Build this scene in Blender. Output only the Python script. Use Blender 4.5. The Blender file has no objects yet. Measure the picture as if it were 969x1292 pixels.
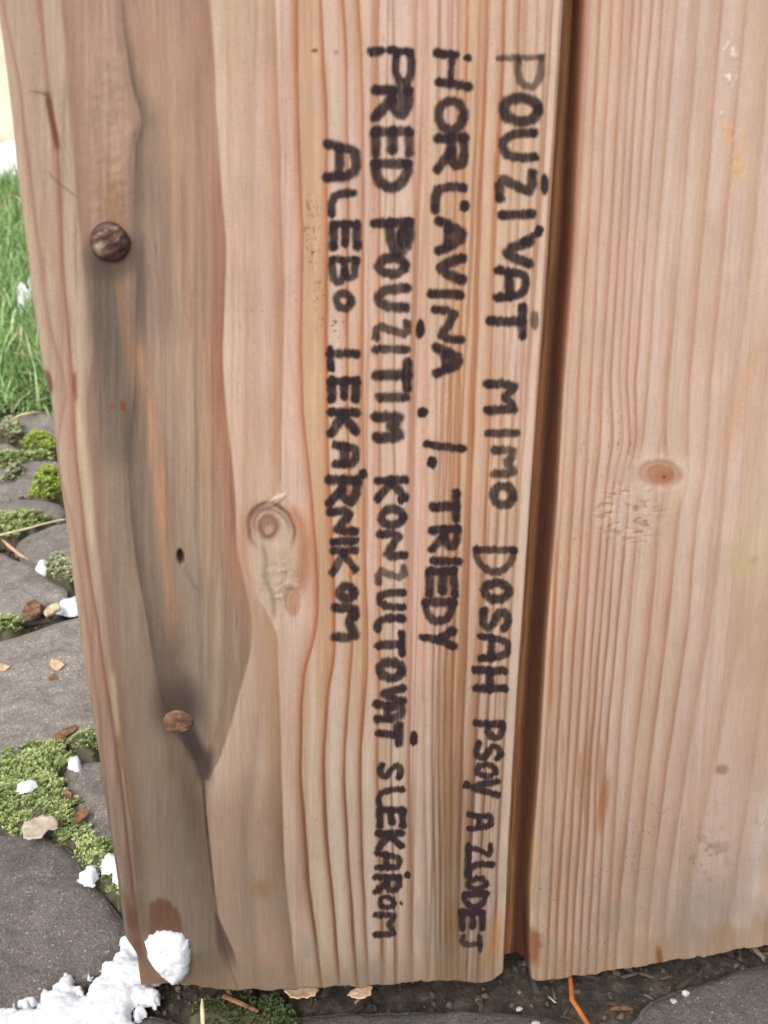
import bpy, bmesh, math, random
import numpy as np
from mathutils import Matrix, Vector

random.seed(7)
RNG = np.random.default_rng(11)
scene = bpy.context.scene
C = scene.collection

# ------------------------------------------------------------------ camera, sky, sun, exposure
PITCH = math.radians(23.9)
YAW = math.radians(8.5)
CAM = np.array([0.0, -0.238, 0.284])
FOC = 1300.0                       # focal length in units of the photo's pixels (969 x 1292)
cam_data = bpy.data.cameras.new('camera')
cam = bpy.data.objects.new('camera', cam_data)
C.objects.link(cam)
cam.location = CAM
cam.rotation_euler = (math.pi / 2 - PITCH, 0, -YAW)
cam_data.sensor_fit = 'VERTICAL'
cam_data.sensor_height = 24.0
cam_data.lens = 24.0 * FOC / 1292.0
cam_data.clip_start = 0.005
cam_data.clip_end = 500
cam_data.dof.use_dof = True
cam_data.dof.focus_distance = 0.36
cam_data.dof.aperture_fstop = 17.0
scene.camera = cam

SUN_EL, SUN_AZ = math.radians(48), math.radians(-152)     # azimuth from +Y, clockwise
world = bpy.data.worlds.new('World')
scene.world = world
world.use_nodes = True
wn = world.node_tree
bg = wn.nodes['Background']
sky = wn.nodes.new('ShaderNodeTexSky')
sky.sky_type = 'NISHITA'
sky.sun_disc = False
sky.sun_elevation = SUN_EL
sky.sun_rotation = SUN_AZ
sky.air_density = 1.0
sky.dust_density = 4.0
sky.ozone_density = 0.6
hs = wn.nodes.new('ShaderNodeHueSaturation')              # overcast: the blue mostly gone
hs.inputs['Saturation'].default_value = 0.42
wn.links.new(sky.outputs[0], hs.inputs['Color'])
wn.links.new(hs.outputs[0], bg.inputs[0])
bg.inputs[1].default_value = 0.15

sun_data = bpy.data.lights.new('sun', 'SUN')
sun_data.energy = 1.3
sun_data.angle = math.radians(28)
sun_data.color = (1.0, 0.975, 0.95)
sun = bpy.data.objects.new('sun', sun_data)
C.objects.link(sun)
sd = Vector((math.sin(SUN_AZ) * math.cos(SUN_EL), math.cos(SUN_AZ) * math.cos(SUN_EL), math.sin(SUN_EL)))
sun.rotation_euler = (-sd).to_track_quat('-Z', 'Y').to_euler()

scene.view_settings.view_transform = 'Standard'
scene.view_settings.look = 'None'
scene.view_settings.exposure = 0.6
scene.view_settings.gamma = 1.0
scene.render.engine = 'CYCLES'
scene.render.resolution_x, scene.render.resolution_y = 768, 1024

# ------------------------------------------------------------------ measuring: photo survey -> metres on the board or on the ground
_ct, _st = math.cos(math.pi / 2 - PITCH), math.sin(math.pi / 2 - PITCH)
RX = np.array([[1, 0, 0], [0, _ct, -_st], [0, _st, _ct]])
RZ = np.array([[math.cos(YAW), math.sin(YAW), 0], [-math.sin(YAW), math.cos(YAW), 0], [0, 0, 1]])
RM = RZ @ RX

def _ray(u, v):
    return RM @ np.array([(u - 484.5) / FOC, -(v - 646) / FOC, -1.0])

def onboard(u, v, y=0.0):
    d = _ray(u, v); t = (y - CAM[1]) / d[1]; q = CAM + d * t
    return q[0], q[2]

def onground(u, v, z=0.0):
    d = _ray(u, v); t = (z - CAM[2]) / d[2]; q = CAM + d * t
    return q[0], q[1]

def survey(X, Z):
    """board point (metres) -> survey coordinates in which grain and marks were traced"""
    Z = np.minimum(Z, 0.31)
    P = np.stack([X - CAM[0], np.full_like(X, -CAM[1]), Z - CAM[2]], -1) @ RM
    return 484.5 + FOC * P[..., 0] / -P[..., 2], 646 - FOC * P[..., 1] / -P[..., 2]

# ------------------------------------------------------------------ numpy noise
def vnoise(x, y, seed=0):
    r = np.random.default_rng(seed)
    T = r.random((256, 256))
    xi = np.floor(x).astype(int); yi = np.floor(y).astype(int)
    fx = x - xi; fy = y - yi
    fx = fx * fx * (3 - 2 * fx); fy = fy * fy * (3 - 2 * fy)
    a = T[xi & 255, yi & 255]; b = T[(xi + 1) & 255, yi & 255]
    c = T[xi & 255, (yi + 1) & 255]; d = T[(xi + 1) & 255, (yi + 1) & 255]
    return ((a * (1 - fx) + b * fx) * (1 - fy) + (c * (1 - fx) + d * fx) * fy) * 2 - 1

def fbm(x, y, seed=0, o=3):
    s = 0; a = 1; n = 0
    for k in range(o):
        s = s + a * vnoise(x * 2 ** k, y * 2 ** k, seed + k); n += a; a *= 0.55
    return s / n

def sst(a, b, x):
    t = np.clip((x - a) / (b - a), 0, 1)
    return t * t * (3 - 2 * t)

def lin(c):
    c = np.asarray(c, float)
    return np.where(c <= 0.04045, c / 12.92, ((np.clip(c, 0, 1) + 0.055) / 1.055) ** 2.4)

# ------------------------------------------------------------------ scene-graph helpers
def empty(name, loc, label, cat, group=None):
    o = bpy.data.objects.new(name, None); C.objects.link(o)
    o.location = loc; o.empty_display_size = 0.01
    o['label'] = label; o['category'] = cat
    if group: o['group'] = group
    return o

def tag(o, label=None, cat=None, group=None, kind=None):
    if label: o['label'] = label
    if cat: o['category'] = cat
    if group: o['group'] = group
    if kind: o['kind'] = kind
    return o

def mesh_obj(name, verts, faces, mat, parent=None, smooth=True, attrs=None):
    verts = np.asarray(verts, np.float32)
    me = bpy.data.meshes.new(name)
    if isinstance(faces, np.ndarray) and faces.ndim == 2:
        n, k = faces.shape
        me.vertices.add(len(verts)); me.vertices.foreach_set('co', verts.ravel())
        me.loops.add(n * k); me.loops.foreach_set('vertex_index', faces.astype(np.int32).ravel())
        me.polygons.add(n); me.polygons.foreach_set('loop_start', np.arange(0, n * k, k, dtype=np.int32))
        me.update(calc_edges=True)
    else:
        me.from_pydata([tuple(map(float, v)) for v in verts], [], [tuple(int(i) for i in f) for f in faces])
    me.validate()
    if smooth:
        me.polygons.foreach_set('use_smooth', np.ones(len(me.polygons), bool))
    for an, (ty, data) in (attrs or {}).items():
        at = me.attributes.new(an, ty, 'POINT')
        data = np.asarray(data, np.float32)
        if ty == 'FLOAT_COLOR':
            data = np.concatenate([data, np.ones((len(data), 1), np.float32)], 1)
            at.data.foreach_set('color', data.ravel())
        else:
            at.data.foreach_set('value', data.ravel())
    me.update()
    if mat: me.materials.append(mat)
    o = bpy.data.objects.new(name, me); C.objects.link(o)
    if parent: 
        o.parent = parent
        o.matrix_parent_inverse = Matrix.Translation(-parent_world(parent))
    return o

def parent_world(p):
    return p.location if p.type == 'EMPTY' else Vector((0, 0, 0))      # part meshes are stored in world coordinates

def gridfaces(nr, nc):
    i = np.arange((nr - 1) * nc).reshape(nr - 1, nc)[:, :-1].ravel()
    return np.stack([i, i + 1, i + nc + 1, i + nc], 1)

# ------------------------------------------------------------------ materials
def new_mat(name):
    m = bpy.data.materials.new(name); m.use_nodes = True
    nt = m.node_tree; b = nt.nodes['Principled BSDF']
    return m, nt, b

def N(nt, ty, **kw):
    n = nt.nodes.new(ty)
    for k, v in kw.items():
        if k in n.inputs: n.inputs[k].default_value = v
        else: setattr(n, k, v)
    return n

def wood_material(name='pine_wood'):
    m, nt, b = new_mat(name); L = nt.links.new
    at = N(nt, 'ShaderNodeAttribute', attribute_name='wood')
    tc = N(nt, 'ShaderNodeTexCoord')
    mp = N(nt, 'ShaderNodeMapping'); mp.inputs['Scale'].default_value = (2600, 1200, 70)
    L(tc.outputs['Object'], mp.inputs[0])
    n1 = N(nt, 'ShaderNodeTexNoise', Scale=1.0, Detail=4.0, Roughness=0.6); L(mp.outputs[0], n1.inputs['Vector'])
    mp2 = N(nt, 'ShaderNodeMapping'); mp2.inputs['Scale'].default_value = (3200, 1500, 1700)
    L(tc.outputs['Object'], mp2.inputs[0])
    n2 = N(nt, 'ShaderNodeTexNoise', Scale=1.0, Detail=2.0, Roughness=0.6); L(mp2.outputs[0], n2.inputs['Vector'])
    ad = N(nt, 'ShaderNodeMath', operation='ADD'); L(n1.outputs[0], ad.inputs[0]); L(n2.outputs[0], ad.inputs[1])
    mr = N(nt, 'ShaderNodeMapRange'); L(ad.outputs[0], mr.inputs[0])
    mr.inputs[1].default_value = 0.6; mr.inputs[2].default_value = 1.4; mr.inputs[3].default_value = 0.83; mr.inputs[4].default_value = 1.17
    mx = N(nt, 'ShaderNodeVectorMath', operation='SCALE'); L(at.outputs['Color'], mx.inputs[0]); L(mr.outputs[0], mx.inputs['Scale'])
    L(mx.outputs[0], b.inputs['Base Color'])
    b.inputs['Roughness'].default_value = 0.62
    b.inputs['Specular IOR Level'].default_value = 0.28
    bp = N(nt, 'ShaderNodeBump', Strength=0.5, Distance=0.00012); L(ad.outputs[0], bp.inputs['Height'])
    L(bp.outputs[0], b.inputs['Normal'])
    return m

def ink_material():
    m, nt, b = new_mat('marker_ink'); L = nt.links.new
    at = N(nt, 'ShaderNodeAttribute', attribute_name='ink')
    b.inputs['Base Color'].default_value = (0.024, 0.015, 0.017, 1)
    b.inputs['Roughness'].default_value = 0.7
    b.inputs['Specular IOR Level'].default_value = 0.15
    tc = N(nt, 'ShaderNodeTexCoord')
    mp = N(nt, 'ShaderNodeMapping'); mp.inputs['Scale'].default_value = (2600, 1200, 500)
    L(tc.outputs['Object'], mp.inputs[0])
    n1 = N(nt, 'ShaderNodeTexNoise', Scale=1.0, Detail=3.0); L(mp.outputs[0], n1.inputs['Vector'])
    mr = N(nt, 'ShaderNodeMapRange'); L(n1.outputs[0], mr.inputs[0])
    mr.inputs[1].default_value = 0.3; mr.inputs[2].default_value = 0.7; mr.inputs[3].default_value = 0.9; mr.inputs[4].default_value = 1.08
    mu = N(nt, 'ShaderNodeMath', operation='MULTIPLY', use_clamp=True); L(at.outputs['Fac'], mu.inputs[0]); L(mr.outputs[0], mu.inputs[1])
    L(mu.outputs[0], b.inputs['Alpha'])
    return m

def stone_material():
    m, nt, b = new_mat('concrete_paver'); L = nt.links.new
    tc = N(nt, 'ShaderNodeTexCoord')
    base = N(nt, 'ShaderNodeTexNoise', Scale=28.0, Detail=6.0, Roughness=0.65); L(tc.outputs['Object'], base.inputs['Vector'])
    r1 = N(nt, 'ShaderNodeValToRGB'); L(base.outputs[0], r1.inputs[0])
    r1.color_ramp.elements[0].position = 0.32; r1.color_ramp.elements[0].color = (0.150, 0.128, 0.112, 1)
    r1.color_ramp.elements[1].position = 0.68; r1.color_ramp.elements[1].color = (0.235, 0.205, 0.18, 1)
    v1 = N(nt, 'ShaderNodeTexVoronoi', Scale=1500.0); L(tc.outputs['Object'], v1.inputs['Vector'])
    r2 = N(nt, 'ShaderNodeValToRGB'); L(v1.outputs['Color'], r2.inputs[0])
    e = r2.color_ramp.elements
    e[0].position = 0.0; e[0].color = (0.55, 0.55, 0.55, 1)
    e[1].position = 0.30; e[1].color = (0.85, 0.85, 0.85, 1)
    k = e.new(0.82); k.color = (1.15, 1.12, 1.05, 1)
    k = e.new(0.90); k.color = (1.9, 1.85, 1.75, 1)
    r2.color_ramp.interpolation = 'LINEAR'
    mx = N(nt, 'ShaderNodeVectorMath', operation='MULTIPLY'); L(r1.outputs[0], mx.inputs[0]); L(r2.outputs[0], mx.inputs[1])
    # sparse larger pebbles of the aggregate
    v2 = N(nt, 'ShaderNodeTexVoronoi', Scale=520.0, Randomness=1.0); L(tc.outputs['Object'], v2.inputs['Vector'])
    lt = N(nt, 'ShaderNodeMapRange'); L(v2.outputs['Distance'], lt.inputs[0])
    lt.inputs[1].default_value = 0.14; lt.inputs[2].default_value = 0.24; lt.inputs[3].default_value = 1.0; lt.inputs[4].default_value = 0.0
    sx = N(nt, 'ShaderNodeSeparateColor'); L(v2.outputs['Color'], sx.inputs[0])
    gt = N(nt, 'ShaderNodeMath', operation='GREATER_THAN'); gt.inputs[1].default_value = 0.88; L(sx.outputs[0], gt.inputs[0])
    mm = N(nt, 'ShaderNodeMath', operation='MULTIPLY'); L(lt.outputs[0], mm.inputs[0]); L(gt.outputs[0], mm.inputs[1])
    r3 = N(nt, 'ShaderNodeValToRGB'); L(sx.outputs[1], r3.inputs[0])
    r3.color_ramp.elements[0].color = (0.62, 0.58, 0.52, 1); r3.color_ramp.elements[1].color = (0.42, 0.28, 0.17, 1)
    m2 = N(nt, 'ShaderNodeMix', data_type='RGBA'); L(mm.outputs[0], m2.inputs[0]); L(mx.outputs[0], m2.inputs[6]); L(r3.outputs[0], m2.inputs[7])
    dn = N(nt, 'ShaderNodeTexNoise', Scale=75.0, Detail=7.0, Roughness=0.7, Distortion=1.5); L(tc.outputs['Object'], dn.inputs['Vector'])
    dr = N(nt, 'ShaderNodeMapRange'); L(dn.outputs[0], dr.inputs[0]); dr.inputs[1].default_value = .35; dr.inputs[2].default_value = .62; dr.inputs[3].default_value = .68; dr.inputs[4].default_value = 1.1
    ds = N(nt, 'ShaderNodeVectorMath', operation='SCALE'); L(m2.outputs[2], ds.inputs[0]); L(dr.outputs[0], ds.inputs['Scale'])
    oi = N(nt, 'ShaderNodeObjectInfo'); mo = N(nt, 'ShaderNodeVectorMath', operation='MULTIPLY'); L(ds.outputs[0], mo.inputs[0]); L(oi.outputs['Color'], mo.inputs[1])
    L(mo.outputs[0], b.inputs['Base Color'])
    b.inputs['Roughness'].default_value = 0.8
    n3 = N(nt, 'ShaderNodeTexNoise', Scale=900.0, Detail=4.0, Roughness=0.7); L(tc.outputs['Object'], n3.inputs['Vector'])
    bp = N(nt, 'ShaderNodeBump', Strength=1.0, Distance=0.001); L(n3.outputs[0], bp.inputs['Height'])
    L(bp.outputs[0], b.inputs['Normal'])
    return m

def noise_mat(name, c0, c1, scale, rough=0.8, bump=0.0005, detail=5.0, p0=0.35, p1=0.65, spec=0.3, sss=0.0):
    m, nt, b = new_mat(name); L = nt.links.new
    tc = N(nt, 'ShaderNodeTexCoord')
    n = N(nt, 'ShaderNodeTexNoise', Scale=scale, Detail=detail, Roughness=0.65); L(tc.outputs['Object'], n.inputs['Vector'])
    r = N(nt, 'ShaderNodeValToRGB'); L(n.outputs[0], r.inputs[0])
    r.color_ramp.elements[0].position = p0; r.color_ramp.elements[0].color = (*c0, 1)
    r.color_ramp.elements[1].position = p1; r.color_ramp.elements[1].color = (*c1, 1)
    L(r.outputs[0], b.inputs['Base Color'])
    b.inputs['Roughness'].default_value = rough
    b.inputs['Specular IOR Level'].default_value = spec
    if sss:
        b.inputs['Subsurface Weight'].default_value = sss
        b.inputs['Subsurface Radius'].default_value = (0.006, 0.0065, 0.007)
        b.inputs['Subsurface Scale'].default_value = 1.0
    if bump:
        n2 = N(nt, 'ShaderNodeTexNoise', Scale=scale * 3, Detail=4.0); L(tc.outputs['Object'], n2.inputs['Vector'])
        bp = N(nt, 'ShaderNodeBump', Strength=0.8, Distance=bump); L(n2.outputs[0], bp.inputs['Height'])
        L(bp.outputs[0], b.inputs['Normal'])
    return m

def leaf_mat(name, attr='tint', rough=0.55, trans=0.25):
    m, nt, b = new_mat(name); L = nt.links.new
    at = N(nt, 'ShaderNodeAttribute', attribute_name=attr)
    L(at.outputs['Color'], b.inputs['Base Color'])
    b.inputs['Roughness'].default_value = rough
    b.inputs['Specular IOR Level'].default_value = 0.35
    tr = N(nt, 'ShaderNodeBsdfTranslucent'); L(at.outputs['Color'], tr.inputs[0])
    ms = N(nt, 'ShaderNodeMixShader'); ms.inputs[0].default_value = trans
    L(b.outputs[0], ms.inputs[1]); L(tr.outputs[0], ms.inputs[2])
    L(ms.outputs[0], nt.nodes['Material Output'].inputs[0])
    return m

M_WOOD = wood_material()
M_INK = ink_material()
M_STONE = stone_material()
M_SOIL = noise_mat('soil', (0.035, 0.026, 0.018), (0.12, 0.092, 0.065), 160, 0.95, 0.002)
M_SNOW = noise_mat('snow', (0.58, 0.61, 0.65), (0.72, 0.735, 0.755), 260, 0.6, 0.0004, sss=0.85, spec=0.3)
M_PLASTER = noise_mat('plaster', (0.62, 0.50, 0.39), (0.74, 0.61, 0.49), 20, 0.9, 0.002)
M_LEAF = leaf_mat('moss_leaf')
M_GRASS = leaf_mat('grass_blade')
M_CHIP = noise_mat('wood_chip', (0.45, 0.27, 0.15), (0.68, 0.50, 0.33), 300, 0.7, 0.0002)
M_ORANGE = noise_mat('pine_needle', (0.26, 0.07, 0.018), (0.46, 0.15, 0.04), 200, 0.5, 0.0001)
M_STRAW = noise_mat('dry_straw', (0.42, 0.33, 0.18), (0.66, 0.55, 0.36), 200, 0.6, 0.0001)
M_DRYLEAF = noise_mat('dry_leaf', (0.34, 0.27, 0.20), (0.56, 0.48, 0.39), 180, 0.7, 0.0003)
M_BROWN = noise_mat('brown_litter', (0.10, 0.045, 0.02), (0.30, 0.15, 0.08), 250, 0.7, 0.0003)
M_PEBBLE = noise_mat('pale_pebble', (0.30, 0.27, 0.24), (0.46, 0.43, 0.39), 200, 0.6, 0.0003)

def nail_mat(name, dark, mid, light, metallic):
    m, nt, b = new_mat(name); L = nt.links.new
    tc = N(nt, 'ShaderNodeTexCoord')
    mp = N(nt, 'ShaderNodeMapping'); mp.inputs['Rotation'].default_value = (0, math.radians(32), 0); mp.inputs['Scale'].default_value = (500, 600, 700)
    L(tc.outputs['Object'], mp.inputs[0])
    n = N(nt, 'ShaderNodeTexNoise', Scale=0.7, Detail=5.0, Roughness=0.6); L(mp.outputs[0], n.inputs['Vector'])
    r = N(nt, 'ShaderNodeValToRGB'); L(n.outputs[0], r.inputs[0])
    e = r.color_ramp.elements
    e[0].position = 0.36; e[0].color = (*dark, 1); e[1].position = 0.72; e[1].color = (*light, 1)
    k = e.new(0.55); k.color = (*mid, 1)
    at = N(nt, 'ShaderNodeAttribute', attribute_name='glint_tan')  # mask of the pale spot
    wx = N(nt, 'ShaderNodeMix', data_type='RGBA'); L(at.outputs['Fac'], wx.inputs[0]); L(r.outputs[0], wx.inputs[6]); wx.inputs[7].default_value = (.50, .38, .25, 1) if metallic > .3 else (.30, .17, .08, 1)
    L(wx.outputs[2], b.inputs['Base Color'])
    b.inputs['Roughness'].default_value = 0.48; b.inputs['Metallic'].default_value = metallic
    bp = N(nt, 'ShaderNodeBump', Strength=0.9, Distance=0.0005); L(n.outputs[0], bp.inputs['Height'])
    L(bp.outputs[0], b.inputs['Normal'])
    return m
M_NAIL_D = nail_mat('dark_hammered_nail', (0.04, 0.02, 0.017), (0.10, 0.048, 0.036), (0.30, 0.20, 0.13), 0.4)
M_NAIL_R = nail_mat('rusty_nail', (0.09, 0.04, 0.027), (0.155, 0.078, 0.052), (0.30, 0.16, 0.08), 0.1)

# ------------------------------------------------------------------ THE WOODEN PANEL: grain tracings
K_ALB = np.array([1.32, 1.28, 1.24])        # from colour as photographed to real albedo

YT = np.arange(-80, 1361)
def curve(pts, smooth=13):
    p = np.array(sorted(pts, key=lambda q: q[1]), float)
    xs = np.interp(YT, p[:, 1], p[:, 0])
    # extend with end slopes
    if p[0, 1] > YT[0]:
        s = (p[1, 0] - p[0, 0]) / max(1, p[1, 1] - p[0, 1]); k = YT < p[0, 1]; xs[k] = p[0, 0] + s * (YT[k] - p[0, 1])
    if p[-1, 1] < YT[-1]:
        s = (p[-1, 0] - p[-2, 0]) / max(1, p[-1, 1] - p[-2, 1]); k = YT > p[-1, 1]; xs[k] = p[-1, 0] + s * (YT[k] - p[-1, 1])
    k = np.exp(-0.5 * (np.arange(-3 * smooth, 3 * smooth + 1) / smooth) ** 2); k /= k.sum()
    return np.convolve(np.pad(xs, 3 * smooth, mode='reflect', reflect_type='odd'), k, 'valid')

def cx(cv, py):
    return np.interp(py, YT, cv)

def five(a, b, c, d, e):
    return [(a, 0), (b, 320), (c, 640), (d, 960), (e, 1230)]

def nine(*v):
    return list(zip(v, (0, 320, 480, 560, 640, 800, 960, 1120, 1220)))

# name: (points, smoothing)
CV = {
 'A': curve([(4,0),(11,37),(24,99),(31,161),(38,223),(47,297),(53,332),(59,394),(72,444),(82,481),(84,498),(77,530),(72,568),(77,605),(92,665),(102,727),(111,789),(119,850),(126,912),(139,1059),(149,1110),(157,1170)], 8),
 'A2': curve([(28,0),(40,99),(52,223),(66,332),(74,400),(82,450),(92,500),(90,540),(84,580),(90,640),(99,700),(112,789),(126,880),(136,980),(150,1080),(163,1170)], 12),
 'B': curve([(50,0),(54,50),(61,111),(71,168),(74,223),(77,285),(79,345),(85,407),(90,456),(94,503),(93,543),(97,592),(106,665),(114,727),(124,789),(132,850),(142,912),(152,985),(158,1034),(165,1096),(172,1171)], 10),
 'C': curve([(77,0),(85,74),(86,124),(93,173),(97,248),(102,297),(106,345),(114,394),(119,444),(110,500),(111,555),(118,617),(121,665),(129,714),(136,789),(142,846),(149,912),(155,950),(160,985),(166,1034),(171,1096),(178,1171)], 9),
 'D': curve([(154,0),(159,50),(168,111),(180,149),(182,159),(173,180),(171,248),(170,310),(173,357),(171,419),(171,481),(168,518),(165,555),(163,605),(166,652),(173,714),(182,764),(193,826),(201,875),(206,888),(226,932),(246,959),(256,982),(259,1022),(265,1071),(271,1128),(275,1158),(287,1208),(297,1237)], 7),
 'E': curve([(264,0),(271,62),(273,149),(278,223),(286,310),(285,345),(281,444),(286,518),(293,592),(297,637),(298,690),(309,739),(319,784),(317,818),(304,868),(290,920),(278,958),(262,985),(259,1022),(265,1071),(271,1128)], 8),
 'E2': curve([(240,0),(248,150),(256,310),(262,444),(268,592),(276,690),(290,784),(290,850),(278,910),(262,965),(257,1000),(262,1060),(268,1128)], 12),
 'F': curve([(346,0),(349,99),(353,198),(355,310),(355,345),(356,444),(354,543),(353,612),(340,634),(322,648),(310,664),(306,700),(316,740),(335,770),(348,800),(349,838),(351,888),(353,950),(353,985),(356,1059),(361,1133),(368,1195),(370,1215)], 8),
 'F0': curve([(310,0),(314,150),(318,310),(322,444),(325,560),(318,640),(303,700),(318,760),(332,800),(330,880),(318,960),(308,1040),(312,1120),(322,1230)], 14),
 'G': curve([(375,0),(375,74),(377,173),(381,297),(380,345),(380,444),(382,518),(389,580),(394,630),(399,690),(402,739),(401,776),(396,808),(384,843),(380,888),(380,950),(379,972),(384,1034),(389,1108),(397,1170),(403,1220)], 9),
 'H': curve([(405,0),(408,74),(411,149),(411,297),(411,394),(413,493),(413,568),(416,630),(421,714),(422,789),(422,826),(413,875),(408,950),(408,985),(413,1059),(422,1146),(427,1227)], 9),
 'I': curve([(433,0),(437,74),(437,173),(439,260),(438,419),(439,543),(442,680),(444,813),(439,875),(434,950),(434,985),(438,1047),(442,1121),(449,1220)]),
 'J': curve([(453,0),(458,124),(457,223),(458,310),(457,419),(459,568),(459,690),(463,789),(462,850),(455,950),(454,985),(458,1108),(463,1208)]),
 'K': curve(five(477,478,480,476,482)), 'L': curve(five(496,497,498,493,498)), 'M': curve(five(521,523,522,515,520)),
 'Np': curve(five(538,538,538,534,538)), 'O': curve(five(555,553,550,545,550)), 'P': curve(five(566,562,559,553,556)),
 'Q': curve(five(578,573,567,560,563)), 'R': curve(five(589,584,577,568,569)), 'S': curve(five(614,604,593,582,577)),
 'T': curve(five(637,624,613,598,588)), 'U': curve(five(656,641,627,612,602)), 'V': curve(five(679,666,651,634,621)),
}
ORG = (0.69, 0.415, 0.265); PNK = (0.70, 0.465, 0.345); BRN = (0.60, 0.42, 0.31); SOF = (0.70, 0.54, 0.44)
# curve: colour, width to the left, width to the right, strength
LINES = [('A', (.62,.44,.34), 5, 2.2, .62), ('A2', SOF, 8, 6, .35), ('B', (0.60,.38,.29), 5, 2.2, .78), ('C', (.60,.44,.35), 3, 16, .55),
 ('E2', (.60,.45,.33), 10, 4, .4), ('F0', SOF, 20, 8, .35), ('F', (.70,.50,.37), 20, 1.8, .7), ('G', ORG, 6, 1.7, .95),
 ('H', ORG, 4.4, 1.7, .98), ('I', ORG, 4.2, 1.7, .9), ('J', ORG, 6, 1.8, .82), ('K', ORG, 4, 2.2, .65), ('L', (.55,.38,.30), 1.6, 1.6, .6),
 ('M', PNK, 4, 2.5, .45), ('Np', (.80,.57,.44), 6, 3.0, .6), ('O', PNK, 2.6, 2.0, .45), ('P', PNK, 2.6, 2.0, .5), ('Q', ORG, 3.4, 2.0, .6),
 ('R', ORG, 4, 2.2, .75), ('S', ORG, 5, 2.4, .75), ('T', ORG, 5.5, 2.4, .75), ('U', PNK, 3.5, 2.2, .6), ('V', PNK, 3.5, 2.2, .5)]
CR = {k: curve(nine(*v), 10) for k, v in dict(
 z1=(745,728,716,712,708,697,687,680,677),
 a=(758,740,729,726,722,711,701,695,690), b=(773,754,745,741,736,725,716,705,701), c=(787,769,759,757,747,737,726,716,712),
 d=(799,780,770,773,761,748,737,726,721), e=(809,790,781,786,770,757,744,736,731), f=(823,800,790,797,779,767,752,747,741),
 g=(836,813,801,804,792,778,763,757,752), h=(854,828,817,812,806,792,779,770,764), i=(882,857,841,838,833,818,799,782,775),
 j=(911,884,869,866,857,840,819,802,795), k=(942,912,896,891,880,866,841,821,814), l=(975,948,928,916,911,893,865,841,833),
 m=(1010,985,965,955,945,932,898,868,855), n=(1050,1025,1005,995,985,972,950,925,905), o=(1095,1070,1050,1040,1030,1015,1000,985,970),
 p=(1140,1112,1094,1086,1078,1064,1049,1036,1024), q=(1180,1150,1130,1124,1118,1104,1090,1078,1068), r=(1215,1185,1166,1160,1154,1140,1126,1114,1104)).items()}
LR = [('z1', PNK, 3, 2, .3)] + [(k, (.68,.47,.34), 3.4, 1.8, .66) for k in 'abc'] + [(k, (.68,.48,.36), 3.0, 1.8, .68) for k in 'defg'] + \
     [('h', (.69,.51,.39), 5, 2.0, .6)] + [(k, (.70,.525,.42), 7, 2.2, .6) for k in 'ijk'] + [('l', (.71,.56,.46), 14, 3, .5), ('m', (.74,.58,.47), 14, 5, .4)] + \
     [(k, (.71,.56,.46), 10, 3, .5) for k in 'nopqr']

def lerp(col, c, w):
    w = np.clip(w, 0, 1)[..., None]
    return col * (1 - w) + np.asarray(c) * w

def blob(px, py, x, y, rx, ry, ang=0.0, soft=0.5):
    a = math.radians(ang); dx = px - x; dy = py - y
    u = (dx * math.cos(a) + dy * math.sin(a)) / rx; v = (-dx * math.sin(a) + dy * math.cos(a)) / ry
    return 1 - sst(1 - soft, 1 + soft, np.sqrt(u * u + v * v))

def streak(px, py, pts, w, y0=None, y1=None, fade=40, sm=10):
    cv = curve(pts, sm); d = px - cx(cv, py)
    y0 = pts[0][1] if y0 is None else y0; y1 = pts[-1][1] if y1 is None else y1
    return np.exp(-(d / w) ** 2) * sst(y0 - fade / 2, y0 + fade / 2, py) * (1 - sst(y1 - fade / 2, y1 + fade / 2, py))

def prof(d, wl, wr):
    """d = px - curve: long tail on the early-wood side, crisp edge on the other"""
    return np.where(d < 0, np.exp(d / wl * 1.1), np.exp(-(d / wr) ** 2))

EDGE_R = curve(five(712, 693, 670, 649, 636))

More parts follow.
